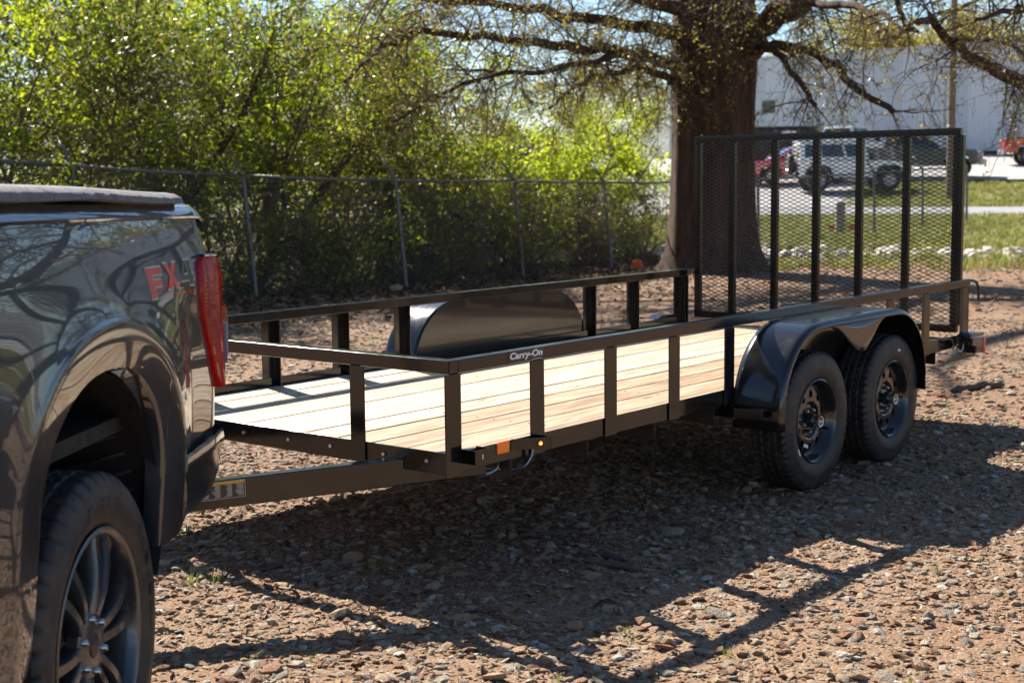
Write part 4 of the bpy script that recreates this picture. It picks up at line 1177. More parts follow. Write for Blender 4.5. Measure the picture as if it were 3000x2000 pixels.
# dry leaves, bark flakes and chips
def chip_mesh(seed, leafy):
    rr = random.Random(seed); m = MB()
    if leafy:
        P = []
        for i in range(4):
            t = i / 3; w_ = 0.45 * math.sin(math.pi * (0.12 + 0.76 * t))
            P.append([(t * 2 - 1, -w_, 0.25 * w_ + rr.uniform(0, 0.25)), (t * 2 - 1, 0, rr.uniform(-0.05, 0.1)), (t * 2 - 1, w_, 0.25 * w_ + rr.uniform(0, 0.25))])
        m.grid(P)
    else:
        m.tube([(-1, 0, 0), (-0.3, rr.uniform(-0.12, 0.12), 0.05), (0.4, rr.uniform(-0.12, 0.12), 0.03), (1, rr.uniform(-0.2, 0.2), 0)], [0.07, 0.1, 0.09, 0.05], 4)
    return m.mesh('chip', fix=False)
chips = [chip_mesh(k, k < 5) for k in range(9)]
ax1, ay1 = sector(95, 2.5, 10); k = patch_mask(ax1, ay1, 0.8, -0.2, 0.5, 20)
ax1, ay1 = ax1[k], ay1[k]
under = (ax1 > -0.2) & (ax1 < 5.2) & (ay1 > -0.3) & (ay1 < 2.6)
ux = RNG.uniform(-0.3, 3.2, 2600); uy = RNG.uniform(-0.5, 2.4, 2600)
fx_ = RNG.uniform(3.5, 24, 16000); fy_ = 12.6 - np.abs(RNG.normal(0, 2.3, 16000))
x = np.concatenate([ax1, ux, fx_]); y = np.concatenate([ay1, uy, fy_]); nn = len(x)
s_ = np.concatenate([RNG.uniform(0.010, 0.026, len(ax1)), RNG.uniform(0.010, 0.028, len(ux)), RNG.uniform(0.025, 0.05, len(fx_))])
id_ = np.concatenate([RNG.integers(0, 9, len(ax1)), RNG.integers(2, 9, len(ux)), RNG.integers(0, 6, len(fx_))])
pos = np.stack([x, y, gz(x, y) + 0.006 + 0.2 * s_], 1)
rot = np.stack([RNG.normal(0, 0.35, nn), RNG.normal(0, 0.35, nn), RNG.uniform(0, 6.28, nn)], 1)
scl = np.repeat(s_[:, None], 3, 1)
scatter('leaf_litter', pos, rot, scl, id_, chips, M['litter'], 'dry brown leaves and bark chips strewn over the ground')
# single larger rocks in the foreground
M['rock'] = M['stone']
RK = [(0.2, 0.701, 0.117, 'flat grey slab of rock on shaded gravel beneath the trailer tongue'), (-0.335, 0.518, 0.049, 'brown block of stone beside the leftmost shadow bar'), (-0.255, 0.308, 0.045, 'tan stone at the end of the lit wedge of gravel left of centre'),
      (-0.737, -0.319, 0.044, 'small pale stone near the bottom edge below the crossing shadows'), (-0.61, -0.577, 0.053, 'grey stone at the bottom edge beside a dark one'), (-0.653, -0.351, 0.046, 'pale oval stone in bright sun near the bottom edge'),
      (-0.384, -0.706, 0.043, 'brown stone lying inside the lowest shadow bar'), (-0.284, -0.518, 0.051, 'reddish block of stone just above the lowest shadow bar'), (0.043, 0.563, 0.038, 'small brown stone in front of the flat grey slab'),
      (-0.514, 0.682, 0.051, 'pale stone in sun beside the truck tyre'), (-0.506, -0.637, 0.038, 'blackish stone near the bottom edge in sun'), (0.119, -1.49, 0.063, 'grey-brown rock alone at the bottom edge right of centre'),
      (1.367, -0.079, 0.123, 'pale angular slab standing out in the trailer shadow'), (0.958, -1.152, 0.051, 'brown stone in sun right of the rail shadow'), (0.657, -1.28, 0.064, 'broad tan stone in sun below the rail shadow'),
      (0.431, -1.319, 0.056, 'reddish brown stone in sun below the rail shadow'), (0.706, -1.716, 0.049, 'dark brown stone near the bottom right'), (-0.369, -0.888, 0.058, 'grey rock in the shadow at the bottom edge'),
      (1.281, -0.962, 0.044, 'round brown stone inside the rail shadow bar'), (1.375, -0.31, 0.096, 'low grey slab in the shade in front of the trailer wheels'), (2.347, -0.807, 0.051, 'pale stone in shade right of the front trailer wheel')]
for k, (x_, y_, w_, lb_) in enumerate(RK):
    me = stone_mesh(900 + k, 0.5, 2)
    o = link('rock', me, M['rock']); tag(o, lb_, 'rock', 'larger rocks on the gravel')
    me.set_sharp_from_angle(angle=R(30))
    o.location = (x_, y_, micro(x_, y_) + w_ * 0.10); o.scale = (w_ * 0.45, w_ * 0.42, w_ * 0.36); o.rotation_euler = (random.uniform(-.15, .15), random.uniform(-.15, .15), random.uniform(0, 6))
# fallen wood
n = NT('dead_wood'); v = n.coords('Object', (1, 1, 1))
n.color(n.ramp(n.noise(n.geo((14, 14, 60)), 4, 5, 0.7), [(0.3, (0.05, 0.032, 0.024)), (0.6, (0.14, 0.095, 0.065)), (0.8, (0.26, 0.20, 0.15))]))
n.set(Roughness=0.85); n.bump(n.noise(n.geo(), 160, 4, 0.7), 0.6, 0.004)
M['deadwood'] = n.m
BR = [('curved bare root lying on gravel under the tongue', [(0.557, 1.447), (0.492, 1.385), (0.444, 1.282), (0.399, 1.142)], 0.009),
      ('short hooked root on shaded gravel under the trailer front', [(0.583, 0.972), (0.517, 0.904), (0.43, 0.776)], 0.010),
      ('dark rotten log piece in the trailer shadow, the nearer of two', [(0.678, -0.096), (0.72, -0.199), (0.74, -0.32)], 0.021),
      ('dark rotten log piece in the trailer shadow, the farther of two', [(0.801, 0.007), (0.832, -0.084), (0.826, -0.199)], 0.018),
      ('pale weathered stick at the shadow edge near the truck tyre', [(-0.185, 0.873), (-0.075, 0.854), (0.048, 0.866)], 0.010),
      ('weathered log lying behind the trailer at the right edge', [(5.856, 0.462), (6.108, 0.376), (6.318, 0.258)], 0.030),
      ('thin dark stick on shaded gravel in the middle foreground', [(-0.072, -0.122), (-0.03, -0.16), (0.007, -0.209)], 0.007),
      ('knotty dark root under the middle of the trailer', [(0.978, 0.469), (0.963, 0.332), (1.125, 0.243)], 0.013),
      ('short grey stick across the rail shadow', [(0.054, -1.027), (0.13, -1.066)], 0.007)]
for lb_, pts, r_ in BR:
    P = []; Rd = []
    for i in range(len(pts) - 1):
        for q in range(5):
            t = q / 5; a = Vector(pts[i]).lerp(Vector(pts[i + 1]), t)
            P.append((a.x + random.gauss(0, r_ * 0.25), a.y + random.gauss(0, r_ * 0.25), micro(a.x, a.y) + r_ * 0.7 + random.gauss(0, r_ * 0.15))); Rd.append(r_ * random.uniform(0.7, 1.15))
    P.append((*pts[-1], micro(*pts[-1]) + r_ * 0.6)); Rd[0] *= 0.6; Rd.append(r_ * 0.4)
    tag(MB().tube(P, Rd, 8).build('fallen_branch', M['deadwood'], None, smooth=True), lb_, 'branch', 'fallen wood on the gravel')
# weeds
n = NT('grass_blade'); gi = n.node('ShaderNodeNewGeometry')
n.color(n.ramp(gi.outputs['Random Per Island'], [(0.0, (0.09, 0.15, 0.02)), (0.5, (0.17, 0.22, 0.035)), (0.8, (0.26, 0.26, 0.06)), (1.0, (0.36, 0.31, 0.13))]))
n.set(Roughness=0.5, Specular_IOR_Level=0.3)
tr = n.node('ShaderNodeBsdfTranslucent'); n.l.new(n.b.inputs['Base Color'].links[0].from_socket, tr.inputs[0])
mx = n.node('ShaderNodeMixShader'); mx.inputs[0].default_value = 0.4
n.l.new(n.b.outputs[0], mx.inputs[1]); n.l.new(tr.outputs[0], mx.inputs[2]); n.l.new(mx.outputs[0], n.out.inputs[0])
M['blade'] = n.m
def tuft_mesh(seed, nb, h, spread, w_):
    rr = random.Random(seed); m = MB()
    for _ in range(nb):
        a = rr.uniform(0, 6.28); r_ = spread * rr.random() ** 0.7; hh = h * rr.uniform(0.5, 1.0); lean = rr.uniform(0.2, 0.9) * hh
        bx, by = r_ * math.cos(a), r_ * math.sin(a); a2 = a + rr.uniform(-1, 1); dx, dy = math.cos(a2), math.sin(a2); px_, py_ = -dy * w_, dx * w_
        m.add([(bx - px_, by - py_, -0.005), (bx + px_, by + py_, -0.005), (bx + dx * lean * 0.4 + px_ * 0.8, by + dy * lean * 0.4 + py_ * 0.8, hh * 0.65), (bx + dx * lean * 0.4 - px_ * 0.8, by + dy * lean * 0.4 - py_ * 0.8, hh * 0.65), (bx + dx * lean, by + dy * lean, hh)],
              [(0, 1, 2, 3), (3, 2, 4)])
    return m.mesh('tuft', fix=False)
TF = [(0.125, 0.538, 'weed tuft beside the flat grey slab in shade'), (-0.445, 0.933, 'small weed tuft nearest the truck tyre in sun'), (-0.362, 0.901, 'weed tuft by the shadow edge near the truck tyre'), (-0.504, 0.029, 'tiny weed where the front shadow bars cross'),
      (-0.756, -0.064, 'tiny weed in sun near the bottom left of the gravel'), (-0.429, -0.802, 'weed in shadow at the bottom edge'), (0.104, -0.683, 'weed beside the first lit patch between post shadows'), (0.457, -0.794, 'weed in the second lit patch between post shadows'),
      (0.106, -1.094, 'weed under the rail shadow near the grey stick'), (1.4, -1.258, 'weed in sun at the lower right'), (0.193, -1.67, 'weed at the bottom edge right of centre'), (0.032, 1.555, 'weed behind the truck bumper'), (1.325, 1.293, 'weed in deep shade under the deck')]
for k, (x_, y_, lb_) in enumerate(TF):
    big = 1.0 if k in (0, 1, 2, 11) else 0.62
    o = link('weed_tuft', tuft_mesh(k, 26 if big == 1 else 12, 0.05 * big, 0.035 * big, 0.0016), M['blade']); o.location = (x_, y_, micro(x_, y_) + 0.006)
    tag(o, lb_, 'weed', 'weed tufts in the gravel'); o['kind'] = 'thing'
    del o['kind']
# far grass
tfm = [tuft_mesh(50 + k, 16, 0.20, 0.14, 0.010) for k in range(5)]
def strip(s0_, s1_, t0_, t1_, n_):
    s = RNG.uniform(s0_, s1_, n_); t = RNG.uniform(t0_, t1_, n_); return xy(s, t)
xa, ya = strip(29.5, 41.8, -14, 12, 9000); xb, yb = strip(47.5, 59.5, -16, 1.0, 3500); xc, yc_ = strip(24.0, 29.5, -10, 1.5, 700)
x = np.concatenate([xa, xb, xc]); y = np.concatenate([ya, yb, yc_]); nn = len(x)
pos = np.stack([x, y, terr(x, y) - 0.01], 1)
rot = np.stack([np.zeros(nn), np.zeros(nn), RNG.uniform(0, 6.28, nn)], 1); s_ = RNG.uniform(0.5, 1.2, nn)
scatter('grass', pos, rot, np.repeat(s_[:, None], 3, 1), RNG.integers(0, 5, nn), tfm, M['blade'], 'sunlit grass on the bank beyond the yard')
# ================================================================== FENCE
M['fence'] = plain('weathered_galvanised', (0.16, 0.16, 0.165), 0.5, 0.35, 0, 0.25, 12)
fence = thing('chain_link_fence', 'grey chain link fence with angled post tops in front of the thicket', 'fence', (6.4, 11.5, 0))
FXY = [(3.9, 11.6), (6.4, 11.45), (8.87, 11.24), (11.28, 10.75), (13.97, 10.72), (16.05, 10.45), (18.6, 10.5), (21.1, 10.45), (23.8, 10.5), (26.5, 10.5), (29.2, 10.5), (32.0, 10.5)]
def lz(x, y): return float(terr(x, y))
FT = []
for i, (x_, y_) in enumerate(FXY):
    lean = Vector((-0.10, 0.09, 0)) if i < 6 else Vector((-0.03, 0.02, 0))
    b = Vector((x_, y_, lz(x_, y_) - 0.05)); t = b + lean + Vector((0, 0, [2.0, 1.83, 1.70, 1.62, 1.60, 1.55][min(i, 5)]))
    FT.append((b, t))
fo = Vector(fence.location)
for b, t in FT:
    p = MB().tube([b - fo, t - fo], 0.030, 10).build('fence_post', M['fence'], fence, smooth=True, sharp=50)
    a = t - fo
    MB().tube([a - Vector((0, 0.0, 0.03)), a + Vector((-0.02, 0.24, 0.30))], [0.030, 0.015], 8).build('barb_arm', M['fence'], p, smooth=True)
for (b, t), (b2, t2) in zip(FT[:-1], FT[1:]):
    MB().tube([t - fo - Vector((0, 0, 0.03)), (t + t2) / 2 - fo - Vector((0, 0, 0.045)), t2 - fo - Vector((0, 0, 0.03))], 0.021, 8).build('top_rail', M['fence'], fence, smooth=True)
    # woven wire: crossing diagonals in a 6 cm diamond
    ln = (b2 - b).length; n_ = int(ln / 0.062); hgt = (t - b).length - 0.08
    ev = (b2 - b) / ln; up_ = (t - b).normalized()
    m = MB(); nv = int(hgt / 0.062)
    for s in (1, -1):
        for k in range(-nv, n_ + nv):
            # straight diagonal clipped to the bay
            u0 = k * 0.062; 
            z_a = 0.03; u_a = u0; z_b = 0.03 + hgt; u_b = u0 + s * hgt
            if max(u_a, u_b) < 0 or min(u_a, u_b) > ln: continue
            def at_u(u): return z_a + (u - u_a) / (u_b - u_a) * (z_b - z_a)
            if u_a < 0: z_a, u_a = at_u(0), 0
            if u_a > ln: z_a, u_a = at_u(ln), ln
            if u_b < 0: z_b, u_b = at_u(0), 0
            if u_b > ln: z_b, u_b = at_u(ln), ln
            if abs(z_b - z_a) < 0.02: continue
            m.tube([b - fo + ev * u_a + up_ * z_a, b - fo + ev * u_b + up_ * z_b], 0.0016, 3, cap=False)
    w_ = m.build('wire_mesh', M['fence'], fence, fix=False); w_['kind'] = 'stuff'

# ================================================================== TREES
def leaf_mat(name, stops, trans=0.5, tcol=None, rough=0.45):
    n = NT(name); gi = n.node('ShaderNodeNewGeometry')
    col = n.ramp(gi.outputs['Random Per Island'], stops)
    n.color(col); n.set(Roughness=rough, Specular_IOR_Level=0.4)
    tr = n.node('ShaderNodeBsdfTranslucent')
    n.l.new(n.mix(1.0, col, tcol or (1.6, 1.5, 0.7), 'MULTIPLY'), tr.inputs[0])
    mx = n.node('ShaderNodeMixShader'); mx.inputs[0].default_value = trans
    n.l.new(n.b.outputs[0], mx.inputs[1]); n.l.new(tr.outputs[0], mx.inputs[2]); n.l.new(mx.outputs[0], n.out.inputs[0])
    return n.m
M['leaf_a'] = leaf_mat('fresh_green_leaf', [(0.0, (0.07, 0.11, 0.010)), (0.35, (0.145, 0.22, 0.018)), (0.75, (0.235, 0.31, 0.035)), (1.0, (0.38, 0.38, 0.10))], 0.5)
M['leaf_b'] = leaf_mat('lime_leaf', [(0.0, (0.14, 0.20, 0.012)), (0.4, (0.25, 0.34, 0.02)), (0.8, (0.34, 0.42, 0.04)), (1.0, (0.44, 0.46, 0.09))], 0.55)
M['leaf_e'] = leaf_mat('dull_olive_leaf', [(0.0, (0.05, 0.075, 0.012)), (0.4, (0.11, 0.14, 0.022)), (0.8, (0.19, 0.20, 0.045)), (1.0, (0.30, 0.26, 0.09))], 0.42, (1.4, 1.35, 0.75))
M['leaf_c'] = leaf_mat('olive_bud', [(0.0, (0.17, 0.16, 0.03)), (0.5, (0.30, 0.27, 0.06)), (1.0, (0.42, 0.37, 0.12))], 0.4, (1.3, 1.2, 0.8))
M['leaf_d'] = leaf_mat('brown_vine_leaf', [(0.0, (0.10, 0.07, 0.04)), (0.5, (0.20, 0.14, 0.08)), (0.8, (0.16, 0.15, 0.05)), (1.0, (0.14, 0.20, 0.04))], 0.35, (1.2, 1.1, 0.8))
def bark(name, c0, c1, vs=(7, 7, 1.1), bump=0.9):
    n = NT(name); P = n.geo(vs)
    f = n.noise(P, 2.2, 7, 0.7, 0.5); g = n.noise(n.geo(), 26, 5, 0.7)
    n.color(n.mix(n.rng(n.math('ADD', n.math('MULTIPLY', f, 0.75), n.math('MULTIPLY', g, 0.25)), 0.36, 0.64), c0, c1))
    n.set(Roughness=0.9, Specular_IOR_Level=0.2); n.bump(n.math('ADD', f, n.math('MULTIPLY', g, 0.4)), bump, 0.05)
    return n.m
M['bark'] = bark('dark_furrowed_bark', (0.034, 0.021, 0.015), (0.135, 0.085, 0.060))
M['twig'] = bark('twig_bark', (0.07, 0.05, 0.038), (0.20, 0.15, 0.11), (20, 20, 20), 0.3)
M['stem'] = bark('shrub_bark', (0.07, 0.05, 0.036), (0.22, 0.165, 0.12), (14, 14, 6), 0.5)

def leaves_mesh(name, pts, size, rng, lo=0.5, hi=1.55, aspect=0.55):
    n_ = len(pts); pts = np.asarray(pts)
    u = rng.normal(size=(n_, 3)); u /= np.linalg.norm(u, axis=1)[:, None]
    w = rng.normal(size=(n_, 3)); v = np.cross(u, w); v /= np.linalg.norm(v, axis=1)[:, None]
    nr = np.cross(u, v)
    s = size * rng.uniform(lo, hi, (n_, 1))
    V = np.stack([pts - u * s, pts + v * s * aspect + nr * s * 0.15, pts + u * s, pts - v * s * aspect + nr * s * 0.15], 1).reshape(-1, 3)
    F = np.arange(n_ * 4).reshape(-1, 4)
    return fast_mesh(name, V, F)
def wander(p, d, length, nseg, jit, bias, rr):
    p = Vector(p); d = Vector(d).normalized(); out = [p.copy()]
    for _ in range(nseg):
        d = (d + Vector((rr.gauss(0, jit), rr.gauss(0, jit), rr.gauss(0, jit))) + bias).normalized()
        p = p + d * (length / nseg); out.append(p.copy())
    return out
def pick(pts, t):
    f = t * (len(pts) - 1); i = min(int(f), len(pts) - 2)
    return pts[i].lerp(pts[i + 1], f - i), (pts[i + 1] - pts[i]).normalized()
def side_dir(d, rr, spread, up=0.0):
    a = Vector((rr.gauss(0, 1), rr.gauss(0, 1), rr.gauss(0, 0.6))); a = (a - d * a.dot(d)).normalized()
    return (d * (1 - spread) + a * spread + Vector((0, 0, up))).normalized()

def shrub(name, seed, height, nstem, lean, nleaf, leaf, leafmat, b1=9, b2=7, fill=1.0, low=0.15, jitter=0.11, stem_r=0.035, droop=-0.02):
    """returns an Empty (at the base) with stems, twigs and leaves; geometry is shared by copies"""
    rr = random.Random(seed); rng = np.random.default_rng(seed)
    stems, twigs, tips = [], MB(), []
    for k in range(nstem):
        a = 2 * math.pi * (k + rr.random() * 0.6) / nstem
        d = Vector((math.cos(a) * lean, math.sin(a) * lean, 1))
        h = height * rr.uniform(0.72, 1.0)
        st_ = wander((0.12 * math.cos(a), 0.12 * math.sin(a), -0.05), d, h, 9, 0.15, Vector((0, 0, 0.02)), rr)
        r0 = stem_r * rr.uniform(0.7, 1.2)
        stems.append((st_, [r0 * (1 - 0.85 * i / 9) for i in range(10)]))
        for _ in range(int(b1 * h / 3)):
            t = low + (1 - low) * rr.random() ** 0.85
            p, dd = pick(st_, t)
            L1 = height * rr.uniform(0.16, 0.36) * (1.15 - 0.6 * t)
            b = wander(p, side_dir(dd, rr, rr.uniform(0.55, 0.9), 0.12), L1, 5, 0.16, Vector((0, 0, droop)), rr)
            rb = r0 * 0.46 * (1.1 - 0.6 * t)
            twigs.tube(b, [rb * (1 - 0.8 * i / 5) for i in range(6)], 4, False)
            for _ in range(b2):
                p2, d2 = pick(b, rr.uniform(0.15, 1.0))
                c = wander(p2, side_dir(d2, rr, rr.uniform(0.4, 0.9), 0.05), rr.uniform(0.25, 0.65) * height / 5, 3, 0.2, Vector((0, 0, droop * 2)), rr)
                twigs.tube(c, [rb * 0.5, rb * 0.4, rb * 0.3, rb * 0.18], 3, False)
                tips.append(c)
    root = bpy.data.objects.new(name, None); COL.objects.link(root); root.empty_display_size = 0.1
    for st_, rad in stems:
        MB().tube(st_, rad, 6).build('trunk', M['stem'], root, smooth=True, fix=False)
    o = twigs.build('twigs', M['stem'], root, smooth=True, fix=False); o['kind'] = 'stuff'
    T = np.array([[tuple(q) for q in c] for c in tips])
    wt = rng.gamma(0.38, 1.0, len(T)); k = rng.choice(len(T), nleaf, p=wt / wt.sum()); f = rng.uniform(0, 2.999, nleaf); i = f.astype(int); fr = (f - i)[:, None]
    P = T[k, i] * (1 - fr) + T[k, i + 1] * fr + rng.normal(0, jitter, (nleaf, 3))
    o = link('leaves', leaves_mesh('leaves', P, leaf, rng), leafmat, root); o['kind'] = 'stuff'
    return root
protoA = shrub('leafy_tree', 11, 6.2, 5, 0.36, 7500, 0.038, M['leaf_a'], 13, 7, low=0.24)
protoB = shrub('leafy_tree', 12, 5.4, 6, 0.52, 6500, 0.034, M['leaf_e'], 13, 7, low=0.24)
protoC = shrub('leafy_tree', 13, 4.6, 6, 0.65, 7000, 0.038, M['leaf_b'], 13, 7, low=0.08)
protoD = shrub('lime_bush', 14, 2.9, 6, 0.45, 6500, 0.037, M['leaf_b'], 16, 7, low=0.05)
protoE = shrub('bare_bush', 15, 2.8, 9, 0.55, 1500, 0.028, M['leaf_d'], 20, 7, low=0.03, stem_r=0.022, droop=-0.06)
protoF = shrub('undergrowth_bush', 16, 1.5, 8, 0.7, 1900, 0.032, M['leaf_a'], 40, 6, low=0.0, stem_r=0.012)
protoG = shrub('far_tree', 17, 7.0, 4, 0.30, 6500, 0.075, M['leaf_c'], 12, 7, jitter=0.2)
used = set()
def plant(proto, x_, y_, rz, sc, label, cat, group, name=None):
    o = proto if proto.name not in used else copy_tree(proto)
    used.add(proto.name)
    o.location = (x_, y_, lz(x_, y_)); o.rotation_euler = (0, 0, rz); o.scale = (sc, sc, sc * random.uniform(0.94, 1.06))
    return tag(o, label, cat, group)
ORD = ['leftmost', 'second', 'third', 'fourth', 'fifth', 'sixth', 'seventh', 'eighth', 'ninth', 'tenth', 'eleventh', 'twelfth', 'thirteenth', 'fourteenth']
def nth(k): return ORD[k] + ('' if k == 0 else ' from the left')
row1 = [(3.6, 13.0, 'A', 1.0), (5.3, 12.7, 'C', 1.05), (6.9, 13.1, 'B', 1.0), (8.5, 12.6, 'A', 0.85), (9.9, 13.2, 'B', 0.95), (11.4, 12.7, 'C', 0.95), (12.9, 13.1, 'A', 0.8)]
PR = dict(A=protoA, B=protoB, C=protoC, D=protoD, E=protoE, F=protoF)
for k, (x_, y_, p, sc) in enumerate(row1):
    plant(PR[p], x_, y_, random.uniform(0, 6.28), sc, 'fresh green leafy tree close behind the fence, %s of that row' % nth(k), 'tree', 'green trees close behind the fence')
row2 = [(4.0, 16.0, 'B', 1.2), (6.2, 16.6, 'A', 1.15), (8.6, 16.2, 'B', 1.15), (10.8, 16.5, 'A', 1.0), (13.1, 16.0, 'C', 1.15), (14.8, 15.6, 'A', 1.0), (16.4, 15.2, 'B', 0.95), (18.2, 15.8, 'B', 0.82), (20.0, 15.2, 'C', 0.82), (21.8, 16.0, 'C', 0.78)]
for k, (x_, y_, p, sc) in enumerate(row2):
    plant(PR[p], x_, y_, random.uniform(0, 6.28), sc, 'taller leafy tree farther back in the thicket, %s of that row' % nth(k), 'tree', 'trees at the back of the thicket')
row6 = [(2.5, 20.0, 'A', 1.25), (5.5, 20.6, 'C', 1.6), (8.5, 20.2, 'A', 1.2), (11.5, 20.8, 'C', 1.55), (14.5, 20.4, 'B', 1.2), (17.2, 20.0, 'C', 1.2), (20.0, 20.6, 'C', 1.0)]
for k, (x_, y_, p, sc) in enumerate(row6):
    plant(PR[p], x_, y_, random.uniform(0, 6.28), sc, 'shaded tree deepest in the thicket showing through gaps, %s of that row' % nth(k), 'tree', 'trees deepest in the thicket')
row3 = [(14.3, 13.2, 0.95), (15.9, 12.9, 1.0), (17.4, 13.6, 0.95), (18.9, 13.0, 1.0), (20.4, 14.0, 1.05)]
for k, (x_, y_, sc) in enumerate(row3):
    plant(protoD, x_, y_, random.uniform(0, 6.28), sc, 'bright lime green bush left of the big trunk, %s of its row' % nth(k), 'bush', 'lime green bushes behind the fence')
row4 = [(6.0, 11.9, 0.85), (9.2, 11.8, 0.9), (12.2, 11.5, 1.05), (13.5, 11.6, 1.1), (14.9, 11.5, 0.95), (16.8, 11.4, 0.8), (7.6, 11.9, 0.95), (10.6, 11.6, 1.0), (18.3, 11.4, 0.85)]
for k, (x_, y_, sc) in enumerate(row4):
    plant(protoE, x_, y_, random.uniform(0, 6.28), sc * 0.85, 'tangled brown bush of bare vines against the fence, %s of that row' % nth(k), 'bush', 'bare brown bushes along the fence')
row5 = [(5.2, 12.2, 1.0), (6.6, 11.9, 0.9), (7.9, 12.3, 1.05), (9.0, 12.0, 0.95), (10.3, 11.7, 1.0), (11.3, 11.9, 0.9), (12.6, 12.0, 1.0), (14.2, 11.9, 0.9), (15.5, 11.8, 0.95), (17.9, 11.6, 0.85)]
for k, (x_, y_, sc) in enumerate(row5):
    plant(protoF, x_, y_, random.uniform(0, 6.28), sc, 'low leafy undergrowth at the foot of the fence, %s of that row' % nth(k), 'bush', 'undergrowth along the fence')

# leaning saplings that arch through the thicket
for k, (x_, y_, az, sc, lb_) in enumerate(((9.2, 11.9, 0.15, 1.0, 'long dark sapling leaning right behind the second fence post'), (11.6, 11.7, 0.25, 0.95, 'dark sapling leaning right over the middle of the fence'), (7.0, 12.0, 0.3, 1.1, 'dark sapling leaning right above the truck bed'), (15.0, 11.4, 2.9, 0.7, 'thin sapling leaning left among the lime bushes'))):
    rr = random.Random(70 + k); root = thing('leaning_sapling', lb_, 'tree', (x_, y_, 0)); d = Vector((math.cos(az) * 1.0, math.sin(az), 0.85))
    S = wander((0, 0, -0.1), d, 5.2 * sc, 12, 0.07, Vector((0, 0, 0.03)), rr)
    MB().tube(S, [0.105 * sc * (1 - 0.8 * i / 12) for i in range(13)], 7).build('trunk', M['bark'], root, smooth=True, fix=False)
    tw = MB(); tp = []
    for _ in range(34):
        p, dd = pick(S, rr.uniform(0.2, 1)); b = wander(p, side_dir(dd, rr, 0.7, 0.1), rr.uniform(0.6, 1.6), 6, 0.15, Vector((0, 0, 0.0)), rr)
        tw.tube(b, [0.014 * (1 - 0.8 * i / 6) for i in range(7)], 4, False)
        for _ in range(6):
            p2, d2 = pick(b, rr.random()); c = wander(p2, side_dir(d2, rr, 0.7), rr.uniform(0.2, 0.5), 3, 0.2, Vector((0, 0, -0.03)), rr)
            tw.tube(c, [0.005, 0.004, 0.003, 0.002], 3, False); tp.append([tuple(q) for q in c])
    o = tw.build('twigs', M['stem'], root, smooth=True, fix=False); o['kind'] = 'stuff'
    T = np.array(tp); kk = RNG.integers(0, len(T), 2600); ii_ = RNG.integers(0, 4, 2600)
    o = link('leaves', leaves_mesh('leaves', T[kk, ii_] + RNG.normal(0, 0.06, (2600, 3)), 0.034, RNG), M['leaf_a'], root); o['kind'] = 'stuff'

